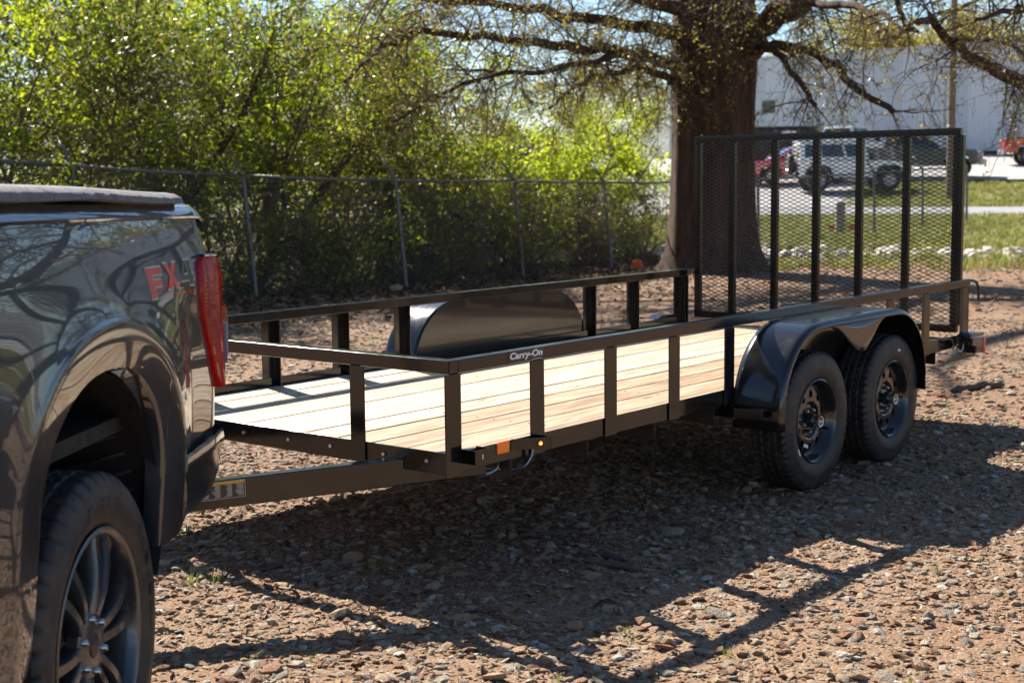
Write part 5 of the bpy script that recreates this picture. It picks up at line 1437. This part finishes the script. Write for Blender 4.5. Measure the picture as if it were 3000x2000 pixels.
# the big tree -----------------------------------------------------------
def wp(px, py, D):
    """world point from bearing (pixel of the 2352-wide view) at depth D along the view axis"""
    k = 3000 / 2352
    return Vector((CX, CY, CZ)) + (FW + RT * ((px * k - 1500) / 4170.36) - UP * ((py * k - 1000) / 4170.36)) * D
def big_tree(name, label, base, height, r0, limbs, seed, nup, leaf_n, twig_lv=3, up_len=6.0, flare=0.20):
    rr = random.Random(seed); rng = np.random.default_rng(seed)
    root = thing(name, label, 'tree', base)
    B0 = Vector(base)
    # fluted trunk
    P = []; na = 40; zs = [-0.1, 0.0, 0.12, 0.3, 0.55, 0.9, 1.4, 2.0, 2.7, 3.4, 4.2, 5.0, height]
    for z in zs:
        rz = r0 * (1 + flare * math.exp(-max(0, z) / 0.35) + 0.10 * math.exp(-((z - 3.6) / 0.9) ** 2)) * (1 - 0.10 * min(1, z / 3)) * (1 if z < 4.3 else max(0.25, 1 - (z - 4.3) / (height - 4.3) * 0.75))
        ring = []
        for k in range(na):
            a = 2 * math.pi * k / na
            fl_ = 0.06 * math.sin(a * 5 + 0.7) + 0.04 * math.sin(a * 9 + z * 0.4) + 0.05 * mnoise.noise((math.cos(a) * 3, math.sin(a) * 3, z * 0.35))
            fl_ += (0.25 * max(0, math.sin(a * 4 + 0.5)) * math.exp(-max(0, z) / 0.3))
            r_ = rz * (1 + fl_)
            ring.append((r_ * math.cos(a) + 0.02 * z, r_ * math.sin(a), z))
        P.append(ring + [ring[0]])
    MB().grid(P).build('trunk', M['bark'], root, smooth=True)
    tw1, tw2 = MB(), MB(); tips = []
    allb = []
    for pts, ra, rb, *dn in limbs:
        Q = [Vector(p) - B0 for p in pts]; S = []
        for i in range(len(Q) - 1):
            for q in range(4):
                t = q / 4
                a = Q[max(0, i - 1)]; b = Q[i]; c = Q[i + 1]; d = Q[min(len(Q) - 1, i + 2)]
                S.append(0.5 * ((2 * b) + (c - a) * t + (2 * a - 5 * b + 4 * c - d) * t * t + (3 * b - a - 3 * c + d) * t ** 3) + Vector((rr.gauss(0, 0.03), rr.gauss(0, 0.03), rr.gauss(0, 0.03))))
        S.append(Q[-1]); allb.append((S, ra, rb, dn[0] if dn else 1.0))
    for k in range(nup):
        a = 2 * math.pi * (k + rr.random() * 0.5) / nup
        S = wander((0.1 * math.cos(a), 0.1 * math.sin(a), rr.uniform(4.9, height - 0.3)), (math.cos(a), math.sin(a), rr.uniform(0.25, 0.9)), up_len * rr.uniform(0.8, 1.2), 12, 0.10, Vector((0, 0, 0.02)), rr)
        allb.append((S, r0 * 0.30, 0.03, 0.55))
    for S, ra, rb, dens in allb:
        n_ = len(S); rad = [ra + (rb - ra) * (i / (n_ - 1)) ** 0.8 for i in range(n_)]
        MB().tube(S, rad, 9).build('limb', M['bark'], root, smooth=True, fix=False)
        ln = sum((b - a).length for a, b in zip(S[:-1], S[1:]))
        for _ in range(int(ln * 5.0 * dens)):
            t = rr.uniform(0.12, 1.0); p, d = pick(S, t)
            L1 = rr.uniform(0.5, 1.7) * (1.1 - 0.4 * t)
            r1 = min(0.015, (ra + (rb - ra) * t) * 0.4)
            b = wander(p, side_dir(d, rr, rr.uniform(0.5, 0.9), 0.05), L1, 6, 0.17, Vector((0, 0, -0.07)), rr)
            tw1.tube(b, [r1 * (1 - 0.75 * i / 6) for i in range(7)], 5, False)
            for _ in range(int(3 + 5 * L1)):
                p2, d2 = pick(b, rr.uniform(0.1, 1.0))
                c = wander(p2, side_dir(d2, rr, rr.uniform(0.4, 0.85)), rr.uniform(0.2, 0.65), 4, 0.2, Vector((0, 0, -0.16)), rr)
                tw2.tube(c, [0.006, 0.005, 0.004, 0.003, 0.002], 3, False); tips.append([tuple(q) for q in c])
                for _ in range(2 if dens > 0.9 else 0):
                    p3, d3 = pick(c, rr.uniform(0.2, 1.0))
                    e = wander(p3, side_dir(d3, rr, 0.7), rr.uniform(0.1, 0.28), 4, 0.25, Vector((0, 0, -0.15)), rr)
                    tw2.tube(e, [0.0035, 0.003, 0.0025, 0.002, 0.0015], 3, False); tips.append([tuple(q) for q in e])
    o = tw1.build('branches', M['twig'], root, smooth=True, fix=False); o['kind'] = 'stuff'
    o = tw2.build('twigs', M['twig'], root, smooth=True, fix=False); o['kind'] = 'stuff'
    T = np.array(tips); k = rng.integers(0, len(T), leaf_n); i = rng.integers(1, 5, leaf_n)
    o = link('crown', leaves_mesh('crown', T[k, i] + rng.normal(0, 0.025, (leaf_n, 3)), 0.019, rng, 0.6, 1.6), M['leaf_c'], root); o['kind'] = 'stuff'
    return root
OB = (16.70, 8.93, 0.0)
def ok(px, py, dd=0.0): return wp(px, py, 23.35 + dd)
limbs = [
    ([ok(1660, 190), ok(1720, 95, -0.3), ok(1790, 45, -0.6), ok(1860, -5, -1), ok(1980, -110, -2)], 0.24, 0.09),
    ([ok(1630, 120), ok(1560, 85, -0.4), ok(1450, 60, -1.2), ok(1290, 35, -2.4), ok(1120, 10, -3.6), ok(930, -10, -5)], 0.16, 0.03, 1.1),
    ([ok(1630, 190), ok(1555, 150, -0.3), ok(1450, 120, -1.0), ok(1310, 105, -2.2), ok(1160, 85, -3.4), ok(1010, 75, -4.4), ok(880, 110, -5), ok(790, 190, -5.4)], 0.13, 0.02, 2.0),
    ([ok(1450, 120, -1.0), ok(1330, 150, -2.4), ok(1180, 170, -3.6), ok(1030, 200, -4.6), ok(900, 280, -5.2)], 0.06, 0.015, 2.2),
    ([ok(1630, 215), ok(1555, 185, -0.2), ok(1480, 160, -0.8), ok(1400, 165, -1.4), ok(1320, 200, -2.0), ok(1260, 250, -2.3)], 0.09, 0.02),
    ([ok(1660, 170), ok(1730, 120, -0.4), ok(1800, 105, -0.9), ok(1880, 130, -1.5), ok(1960, 195, -2.0), ok(2052, 258, -2.3)], 0.11, 0.045),
    ([ok(1660, 150), ok(1730, 90, -0.8), ok(1785, 120, -1.4), ok(1830, 180, -1.8), ok(1873, 243, -2.0)], 0.08, 0.035),
    ([ok(1650, 60), ok(1500, 0, -2), ok(1300, -30, -4), ok(1050, -40, -6), ok(760, -20, -8)], 0.14, 0.03),
    ([ok(1670, 80), ok(1780, 20, -2), ok(1900, 10, -4), ok(2020, 30, -5.5), ok(2110, 75, -6.5)], 0.10, 0.02),
]
big_tree('big_oak_tree', 'huge dark trunked tree with spreading budding limbs behind the ramp gate', OB, 7.5, 0.70, limbs, 5, 10, 26000, up_len=8.5)
OB2 = tuple(wp(2760, 416, 19.0)); OB2 = (OB2[0], OB2[1], 0.0)
def o2(px, py, dd=0.0): return wp(px, py, 18.0 + dd)
limbs2 = [
    ([o2(2760, 120, 1), o2(2600, 190, 0.5), o2(2450, 205), o2(2352, 190), o2(2260, 150, -0.3), o2(2190, 95, -0.5), o2(2130, 50, -0.7), o2(2080, 55, -0.8), o2(2050, -10, -0.9)], 0.12, 0.028),
    ([o2(2190, 95, -0.5), o2(2250, 85, -1.0), o2(2330, 110, -1.5), o2(2400, 160, -2)], 0.03, 0.018),
    ([o2(2760, 60, 1), o2(2600, 60, 0), o2(2450, 30, -1), o2(2330, 20, -2), o2(2240, 45, -2.5)], 0.09, 0.02),
    ([o2(2760, -40, 1), o2(2600, -60, 0), o2(2400, -40, -1), o2(2250, -20, -2)], 0.10, 0.03),
]
big_tree('oak_tree', 'bare budding tree whose limbs hang in from the right edge', OB2, 6.5, 0.38, limbs2, 9, 12, 9000, up_len=7.5)
# ================================================================== FAR SIDE: road, lot, building, vehicles
def ribbon(name, s0_, s1_, t0_, t1_, ns_, nt_, mat, label, lift, edge=0.0):
    P = []
    for i in range(ns_ + 1):
        s = s0_ + (s1_ - s0_) * i / ns_; row = []
        for j in range(nt_ + 1):
            t = t0_ + (t1_ - t0_) * j / nt_
            e = edge * mnoise.noise((t * 0.4, s * 0.05, 3)) if i in (0, ns_) else 0
            x_, y_ = xy(s + e, t); row.append((x_, y_, float(np.interp(s + e, _gs, _gz)) + lift))
        P.append(row)
    return tag(MB().grid(P).build(name, mat, None, smooth=True, fix=True), label, kind='structure')
M['asphalt'] = plain('pale_worn_asphalt', (0.26, 0.26, 0.265), 0.85, 0, 0, 0.2, 1.5, 0.2)
M['lot'] = plain('pale_gravel_lot', (0.36, 0.35, 0.335), 0.9, 0, 0, 0.2, 1.2, 0.3)
ribbon('road', 42.2, 46.8, -60, 60, 6, 90, M['asphalt'], 'pale grey lane crossing behind the yard', 0.07, 0.3)
ribbon('driveway', 46.6, 61.5, 0.4, 14, 14, 20, M['lot'], 'pale driveway rising from the lane to the parking lot', 0.085, 0.3)
ribbon('parking_lot', 60.0, 84.0, -40, 24, 20, 50, M['lot'], 'pale gravel lot in front of the metal building', 0.095, 0.4)
# rubble along the yard edge: every stone a rock
M['rubble'] = plain('pale_limestone', (0.52, 0.46, 0.39), 0.85, 0, 0, 0.4, 1.2, 0.3)
rub = [stone_mesh(400 + k, 0.75, 1) for k in range(6)]
for k in range(290):
    t = random.uniform(-9.5, 4.5); s = 27.9 + random.gauss(0, 0.7) + 0.02 * t
    x_, y_ = xy(s, t); w_ = random.uniform(0.07, 0.17)
    o = link('rubble_rock', rub[k % 6], M['rubble']); o.location = (x_, y_, float(terr(x_, y_)) + w_ * 0.35); o.scale = (w_, w_, w_); o.rotation_euler = (random.uniform(-.4, .4), random.uniform(-.4, .4), random.uniform(0, 6))
    tag(o, 'pale broken rock in the rubble row at the far edge of the yard', 'rock', 'rubble row beyond the ramp gate')
# concrete bollard, marker flags, orange cap, utility pole
M['concrete'] = plain('grey_concrete', (0.30, 0.29, 0.27), 0.9, 0, 0, 0.2, 8, 0.3)
M['orange'] = NT('orange_plastic').set(Base_Color=(0.75, 0.13, 0.02, 1), Roughness=0.5).m
M['polewood'] = bark('utility_pole_wood', (0.14, 0.10, 0.075), (0.26, 0.20, 0.15), (30, 30, 2), 0.3)
def far(px3, D):   # ground point under bearing px (3000-wide) at depth D
    p = Vector((CX, CY, CZ)) + (FW + RT * ((px3 - 1500) / 4170.36)) * D
    return p.x, p.y, float(terr(p.x, p.y))
b = far(2456, 33.5)
tag(MB().lathe([(0.0, 0.78), (0.08, 0.775), (0.105, 0.74), (0.11, 0.70), (0.115, -0.1)], 16, 'z', (0, 0, 0)).build('bollard', M['concrete'], None, smooth=True, sharp=50), 'short grey concrete bollard on the grass beyond the gate mesh', 'bollard').location = b
for px3, D, lb_ in ((2424, 33.0, 'orange marker flag left of the concrete bollard'), (2481, 33.0, 'orange marker flag right of the concrete bollard')):
    f = thing('marker_flag', lb_, 'flag', far(px3, D), group='orange marker flags')
    MB().tube([(0, 0, -0.02), (0, 0, 0.28)], 0.004, 5).build('flag_stake', M['galv'], f)
    q = MB().grid([[(0.0, 0, 0.17), (0.0, 0, 0.28)], [(0.05, -0.03, 0.165), (0.05, -0.03, 0.275)], [(0.10, -0.10, 0.16), (0.10, -0.10, 0.27)]]).build('flag_cloth', M['orange'], f)
    q.modifiers.new('s', 'SOLIDIFY').thickness = 0.002
cb = (16.55, 10.28, 0.0)
tag(MB().lathe([(0, 0.15), (0.07, 0.145), (0.085, 0.10), (0.105, 0.08), (0.11, 0.0), (0.0, -0.01)], 16, 'z').build('orange_bucket', M['orange'], None, smooth=True, sharp=60), 'upturned orange bucket at the fence foot left of the big trunk', 'bucket').location = cb
o = link('rock', stone_mesh(777, 0.6, 1), M['rock']); o.location = (10.6, 10.3, 0.05); o.scale = (0.13, 0.10, 0.10); tag(o, 'pale block of broken concrete at the fence foot', 'rock')
pb = far(2772, 50)
pole = thing('utility_pole', 'wooden utility pole in front of the metal building', 'pole', pb)
MB().tube([(0, 0, -0.2), (0, 0, 9.5)], [0.14, 0.10], 14).build('pole_shaft', M['polewood'], pole, smooth=True, sharp=60)
MB().box(-1.1, 1.1, -0.05, 0.05, 8.7, 8.85).build('crossarm', M['polewood'], pole, bevel=0.01)
for xx in (-0.95, -0.4, 0.4, 0.95):
    MB().lathe([(0, 0.14), (0.03, 0.13), (0.045, 0.08), (0.03, 0.03), (0.02, 0)], 10, 'z', (xx, 0, 8.85)).build('insulator', M['concrete'], pole, smooth=True)
# metal building ------------------------------------------------------------
n = NT('pale_metal_siding'); v = n.coords('Object')
n.color(n.mix(n.rand(), (0.49, 0.52, 0.56), (0.60, 0.63, 0.67))); n.set(Roughness=0.45, Metallic=0.15)
M['siding'] = n.m
M['roofing'] = plain('galvalume_roof', (0.42, 0.43, 0.45), 0.4, 0.3, 0, 0.1, 3)
M['bldtrim'] = plain('white_trim', (0.6, 0.6, 0.6), 0.5)
def hp(px3, D, z): 
    p = Vector((CX, CY, CZ)) + (FW + RT * ((px3 - 1500) / 4170.36)) * D
    return Vector((p.x, p.y, z))
A_ = hp(1960, 88.8, 0); B_ = hp(3160, 74.15, 0)
bl = (B_ - A_).length; be = (B_ - A_).normalized(); ang = math.atan2(be.y, be.x)
zb_, zt_ = 2.60, 8.35
bld = thing('metal_building', 'long pale grey metal sided building across the lot', 'building', (A_.x, A_.y, zb_), (0, 0, ang))
pw_ = 0.92; npn = int(bl / pw_)
prof = []
for k in range(4):
    x0_ = k * 0.23
    prof += [(x0_, 0), (x0_ + 0.10, 0), (x0_ + 0.13, -0.035), (x0_ + 0.18, -0.035), (x0_ + 0.21, 0)]
prof.append((0.918, 0))
pm = MB().grid([[(u, w_, 0.0), (u, w_, zt_ - zb_)] for u, w_ in prof]).mesh('wall_panel')
for k in range(npn):
    link('wall_panel', pm, M['siding'], bld).location = (k * pw_, 0, 0)
MB().box(0, bl, 0.05, 24, -0.5, zt_ - zb_ - 0.02).build('building_core', M['siding'], bld)
MB().box(-0.2, bl + 0.2, -0.12, 0.02, zt_ - zb_ - 0.02, zt_ - zb_ + 0.20).build('eave_trim', M['bldtrim'], bld)
MB().prism([(-0.15, zt_ - zb_ + 0.2), (12, zt_ - zb_ + 0.75), (24.2, zt_ - zb_ + 0.2), (24.2, zt_ - zb_ + 0.05), (-0.15, zt_ - zb_ + 0.05)], 'x', -0.3, bl + 0.3).build('roof', M['roofing'], bld)
MB().box(0, bl, -0.05, 0.0, -0.1, 0.25).build('base_trim', M['steel_black'], bld)
wn_ = MB().box(6.2, 7.2, -0.06, -0.04, 2.6, 3.5).build('window', M['bldtrim'], bld)
MB().box(6.28, 7.12, -0.075, -0.061, 2.68, 3.42).build('pane', M['dark_glass'], wn_)
for xx in (9.0, 17.0, 25.0, 33.0):
    if xx < bl: MB().box(xx, xx + 0.14, -0.16, -0.04, 0.0, zt_ - zb_).build('downspout', M['bldtrim'], bld)
dr = MB().box(12.0, 13.1, -0.07, -0.04, 0.0, 2.15).build('door', M['bldtrim'], bld); MB().box(12.92, 13.0, -0.10, -0.071, 0.95, 1.1).build('door_handle', M['steel_black'], dr)
# far hill with hazy trees behind
P = []
for i in range(40):
    row = []
    for j in range(6):
        t = -260 + 520 * i / 39; s = 230 + j * 26
        x_, y_ = xy(s, t); row.append((x_, y_, 2 + (1 - abs(j - 2.5) / 2.5) * (14 + 5 * mnoise.noise((t * 0.02, j * 0.3, 0)))))
    P.append(row)
M['hill'] = plain('hazy_wooded_hill', (0.13, 0.15, 0.13), 0.9, 0, 0, 0.35, 0.12)
tag(MB().grid(P).build('hill', M['hill'], None, smooth=True), 'low wooded hill on the horizon', kind='structure')
for k, (px3, D, sc) in enumerate(((2500, 112, 1.75), (2600, 108, 1.95), (2690, 110, 2.0), (2770, 106, 1.8), (2860, 104, 1.55), (2970, 103, 1.7), (2390, 115, 1.6), (1820, 120, 1.5), (1740, 125, 1.4))):
    x_, y_, z_ = far(px3, D)
    plant(protoG, x_, y_, k * 1.3, sc * 0.92, 'distant yellowish tree beyond the metal building, %s' % ('number %d counted rightwards from the big trunk' % (k + 1) if False else ['above the roof left of the pole', 'third left of the pole above the roof', 'just left of the pole above the roof', 'just behind the pole above the roof', 'right of the pole above the roof', 'at the right edge above the roof', 'close to the big trunk on its right', 'nearest on the left of the big trunk', 'second on the left of the big trunk'][k]), 'tree', 'far trees')
# vehicles -----------------------------------------------------------------
M['carglass'] = NT('car_glass').set(Base_Color=(0.015, 0.02, 0.022, 1), Roughness=0.05, Coat_Weight=1.0).m
M['cartrim'] = plain('car_black_trim', (0.015, 0.015, 0.016), 0.5)
M['carrim'] = plain('car_alloy', (0.35, 0.35, 0.36), 0.35, 0.8)
M['headlamp'] = NT('clear_headlamp').set(Base_Color=(0.7, 0.7, 0.7, 1), Roughness=0.1, Coat_Weight=1.0).m
def paint(nm, c, metal=0.0):
    return NT(nm).set(Base_Color=(*c, 1), Roughness=0.3, Metallic=metal, Coat_Weight=1.0, Coat_Roughness=0.03).m
ctyre = MB().lathe([(0.60, -0.42), (0.66, -0.5), (0.9, -0.5), (1.0, -0.38), (1.0, 0.38), (0.9, 0.5), (0.66, 0.5), (0.60, 0.42)], 28).mesh('tyre', True)
crim = MB().lathe([(0.62, -0.46), (0.58, -0.36), (0.52, -0.30), (0.2, -0.34), (0.0, -0.38)], 28).mesh('rim', True)
def car_wheel(root, x_, y_, r_, w_, out, name='wheel'):
    e = bpy.data.objects.new(name, None); COL.objects.link(e); e.parent = root
    e.location = (x_, y_, r_); e.scale = (r_, w_, r_); e.rotation_euler = (0, 0, 0 if out < 0 else math.pi)
    link('tyre', ctyre, M['rubber'], e); link('rim', crim, M['carrim'], e)
    for k in range(5):
        a = 2 * math.pi * k / 5
        MB().obox((0.33 * math.cos(a), -0.40, 0.33 * math.sin(a)), (math.cos(a), 0, math.sin(a)), (0, 1, 0), (-math.sin(a), 0, math.cos(a)), 0.24, 0.05, 0.07).build('rim_spoke', M['carrim'], e)
    return e
def cabin(root, bot, top, wb, wt, zb, zt, body, pillars=(), nm='cabin'):
    """bot=(x0,x1) at zb, top=(x0,x1) at zt; side windows cut by pillars (fractions)"""
    c = [(bot[0], -wb, zb), (bot[1], -wb, zb), (bot[1], wb, zb), (bot[0], wb, zb), (top[0], -wt, zt), (top[1], -wt, zt), (top[1], wt, zt), (top[0], wt, zt)]
    MB().add(c, [(0, 3, 2, 1), (4, 5, 6, 7), (0, 1, 5, 4), (1, 2, 6, 5), (2, 3, 7, 6), (3, 0, 4, 7)]).build(nm, body, root, bevel=0.05, seg=3)
    c = [Vector(p) for p in c]
    def pane(a, b, cc, d, f0, f1, g0, g1, nm_):
        def q(u, w_): return a.lerp(b, u).lerp(d.lerp(cc, u), w_)
        nr_ = (b - a).cross(d - a).normalized() * 0.012
        vs = [q(f0, g0) + nr_, q(f1, g0) + nr_, q(f1, g1) + nr_, q(f0, g1) + nr_]
        vs += [p - nr_ * 1.9 for p in vs]
        MB().add(vs, [(0, 1, 2, 3), (7, 6, 5, 4), (0, 4, 5, 1), (1, 5, 6, 2), (2, 6, 7, 3), (3, 7, 4, 0)]).build(nm_, M['carglass'], root)
    cuts = [0.05] + list(pillars) + [0.95]
    for u0, u1 in zip(cuts[:-1], cuts[1:]):
        pane(c[0], c[1], c[5], c[4], u0 + 0.02, u1 - 0.02, 0.18, 0.86, 'side_window')
        pane(c[2], c[3], c[7], c[6], 1 - u1 + 0.02, 1 - u0 - 0.02, 0.18, 0.86, 'side_window')
    pane(c[1], c[2], c[6], c[5], 0.06, 0.94, 0.15, 0.9, 'windshield')
    pane(c[3], c[0], c[4], c[7], 0.08, 0.92, 0.2, 0.85, 'rear_window')
def vehicle(name, label, cat, px3, D, heading, kind, body):
    x_, y_, z_ = far(px3, D)
    root = thing(name, label, cat, (x_, y_, z_ + 0.09), (0, 0, heading))
    if kind == 'suv':
        L_, hw_, r_ = 4.3, 0.88, 0.41
        MB().prism([(-2.05, 0.55), (-2.05, 1.12), (0.62, 1.14), (0.70, 1.12), (1.95, 1.05), (2.0, 0.95), (2.0, 0.60), (1.75, 0.52), (1.72, 0.75), (1.60, 0.90), (1.05, 0.90), (0.93, 0.78), (0.88, 0.45), (-0.88, 0.45), (-0.93, 0.78), (-1.05, 0.90), (-1.60, 0.90), (-1.72, 0.78), (-1.80, 0.55)], 'y', -hw_ + 0.08, hw_ - 0.08).build('body', body, root, bevel=0.04, seg=2)
        cabin(root, (-2.02, 0.62), (-1.98, 0.36), 0.78, 0.70, 1.142, 1.82, body, (0.30, 0.66))
        MB().box(-2.0, 0.40, -0.72, 0.72, 1.822, 1.88).build('roof_panel', body, root, bevel=0.04, seg=3)
        for x0_ in (1.32, -1.32):
            for s in (-1, 1):
                P = [(x0_ + 0.52 * math.cos(a), 0.52 + 0.50 * math.sin(a) if math.sin(a) * 0.5 < 0.42 else 0.94) for a in np.linspace(math.pi, 0, 15)]
                MB().prism(P + [(u * 0.9 + x0_ * 0.1, w_ - 0.06) for u, w_ in reversed(P)], 'y', min(s * (hw_ - 0.1), s * (hw_ + 0.06)), max(s * (hw_ - 0.1), s * (hw_ + 0.06))).build('fender_flare', M['cartrim'], root, bevel=0.01)
        MB().box(2.0, 2.16, -0.80, 0.80, 0.52, 0.72).build('front_bumper', M['cartrim'], root, bevel=0.03)
        MB().box(-2.20, -2.055, -0.80, 0.80, 0.52, 0.72).build('rear_bumper', M['cartrim'], root, bevel=0.03)
        MB().box(-0.85, 0.85, -0.86, -0.80, 0.42, 0.50).build('side_step', M['cartrim'], root); MB().box(-0.85, 0.85, 0.80, 0.86, 0.42, 0.50).build('side_step', M['cartrim'], root)
        for s in (-1, 1):
            MB().box(-2.075, -2.052, s * 0.72 - 0.06, s * 0.72 + 0.06, 0.85, 1.06).build('tail_lamp', M['red_lens'], root, bevel=0.01)
            MB().lathe([(0, 0.03), (0.09, 0.02), (0.10, 0)], 16, 'x', (2.0, s * 0.55, 0.86)).build('headlight', M['headlamp'], root, smooth=True)
            MB().box(0.55, 0.65, s * 0.92 - 0.10, s * 0.92 + 0.10, 1.12, 1.32).build('mirror', M['cartrim'], root, bevel=0.02)
        sw = car_wheel(root, -2.22, 0.0, 0.39, 0.24, -1, 'spare_wheel'); sw.location = (-2.22, 0, 1.02); sw.rotation_euler = (0, 0, -math.pi / 2)
        for x0_ in (1.32, -1.32):
            for s in (-1, 1): car_wheel(root, x0_, s * (hw_ - 0.08), r_, 0.27, s)
    elif kind == 'pickup':
        hw_, r_ = 0.98, 0.42
        MB().prism([(-2.8, 0.55), (-2.8, 1.22), (-0.6, 1.24), (1.05, 1.22), (2.7, 1.10), (2.8, 0.95), (2.8, 0.5), (2.45, 0.48), (2.40, 0.80), (2.25, 0.92), (1.65, 0.92), (1.50, 0.80), (1.45, 0.45), (-1.35, 0.45), (-1.40, 0.80), (-1.55, 0.92), (-2.10, 0.92), (-2.25, 0.80), (-2.3, 0.52)], 'y', -hw_, hw_).build('body', body, root, bevel=0.06, seg=3)
        cabin(root, (-1.0, 1.30), (-0.75, 0.45), 0.90, 0.74, 1.225, 1.90, body, (0.42,))
        for s in (-1, 1):
            MB().box(2.72, 2.83, s * 0.78 - 0.15, s * 0.78 + 0.15, 0.84, 1.02).build('headlight', M['headlamp'], root, bevel=0.02)
            MB().box(-2.83, -2.795, s * 0.9 - 0.07, s * 0.9 + 0.07, 0.85, 1.15).build('tail_lamp', M['red_lens'], root, bevel=0.01)
            MB().box(0.95, 1.08, s * 1.08 - 0.11, s * 1.08 + 0.11, 1.22, 1.42).build('mirror', M['cartrim'], root, bevel=0.02)
        MB().box(2.805, 2.95, -0.92, 0.92, 0.48, 0.72).build('front_bumper', M['carrim'], root, bevel=0.03)
        MB().box(-2.95, -2.805, -0.92, 0.92, 0.50, 0.70).build('rear_bumper', M['carrim'], root, bevel=0.03)
        for x0_ in (1.95, -1.83):
            for s in (-1, 1): car_wheel(root, x0_, s * (hw_ - 0.13), r_, 0.27, s)
    else:
        hw_, r_ = 0.89, 0.33
        MB().prism([(-2.2, 0.35), (-2.25, 0.75), (-2.1, 0.98), (-1.2, 1.02), (0.9, 0.98), (1.9, 0.86), (2.22, 0.68), (2.25, 0.35), (1.85, 0.28), (1.80, 0.52), (1.62, 0.66), (1.18, 0.66), (1.0, 0.52), (0.95, 0.24), (-0.95, 0.24), (-1.0, 0.52), (-1.18, 0.66), (-1.62, 0.66), (-1.80, 0.52), (-1.85, 0.28)], 'y', -hw_, hw_).build('body', body, root, bevel=0.07, seg=3)
        cabin(root, (-1.95, 1.15), (-1.30, 0.30), 0.82, 0.62, 0.985, 1.46, body, (0.5,))
        for s in (-1, 1):
            MB().box(2.05, 2.24, s * 0.65 - 0.18, s * 0.65 + 0.18, 0.62, 0.74).build('headlight', M['headlamp'], root, bevel=0.03)
            MB().box(-2.27, -2.15, s * 0.65 - 0.18, s * 0.65 + 0.18, 0.72, 0.86).build('tail_lamp', M['red_lens'], root, bevel=0.03)
            MB().box(0.78, 0.90, s * 0.98 - 0.09, s * 0.98 + 0.09, 0.98, 1.12).build('mirror', M['cartrim'], root, bevel=0.02)
        for x0_ in (1.40, -1.40):
            for s in (-1, 1): car_wheel(root, x0_, s * (hw_ - 0.10), r_, 0.21, s)
    return root
def face(px3, turn):   # heading of a vehicle seen side-on at that bearing, front to the right, turned away by `turn` degrees
    return YAW - math.atan((px3 - 1500) / 4170.36) - math.pi / 2 + R(turn)
vehicle('white_suv', 'boxy white off-road vehicle with spare wheel seen through the gate mesh', 'suv', 2478, 54.5, face(2478, 14), 'suv', paint('white_car_paint', (0.82, 0.82, 0.82)))
vehicle('red_car', 'red car parked behind the white off-road vehicle on its left', 'car', 2330, 58.5, face(2330, 200), 'car', paint('red_car_paint', (0.42, 0.015, 0.04)))
vehicle('parked_pickup', 'dark grey pickup parked behind the white off-road vehicle on its right', 'pickup truck', 2655, 60.0, face(2655, -8), 'pickup', paint('grey_car_paint', (0.10, 0.105, 0.11), 0.4))
vehicle('white_pickup', 'white pickup whose roof shows above the off-road vehicle', 'pickup truck', 2470, 68.0, face(2470, 60), 'pickup', paint('pale_car_paint', (0.6, 0.6, 0.6)))
vehicle('red_pickup', 'red pickup cut off by the right edge in front of the building', 'pickup truck', 3110, 66.0, face(3110, 10), 'pickup', paint('bright_red_paint', (0.5, 0.03, 0.02)))
# dark box trailer left of the gate, right beside the big trunk
bx = far(2262, 66)
bt = thing('box_trailer', 'dark enclosed box trailer parked beyond the big trunk', 'trailer', bx, (0, 0, face(2262, 6)))
MB().box(-2.0, 1.9, -1.1, 1.1, 0.45, 2.15).build('trailer_box', M['cartrim'], bt, bevel=0.25, seg=4)
MB().box(-2.06, -1.80, -1.13, 1.13, 0.4, 2.2).build('corner_frame', M['carrim'], bt, bevel=0.1, seg=3)
MB().box(0.2, 0.85, -1.115, -1.101, 1.72, 1.92).build('sign_plate', M['bldtrim'], bt)
for x_ in (-0.6, 0.3):
    for s in (-1, 1): car_wheel(bt, x_, s * 1.0, 0.34, 0.22, s)
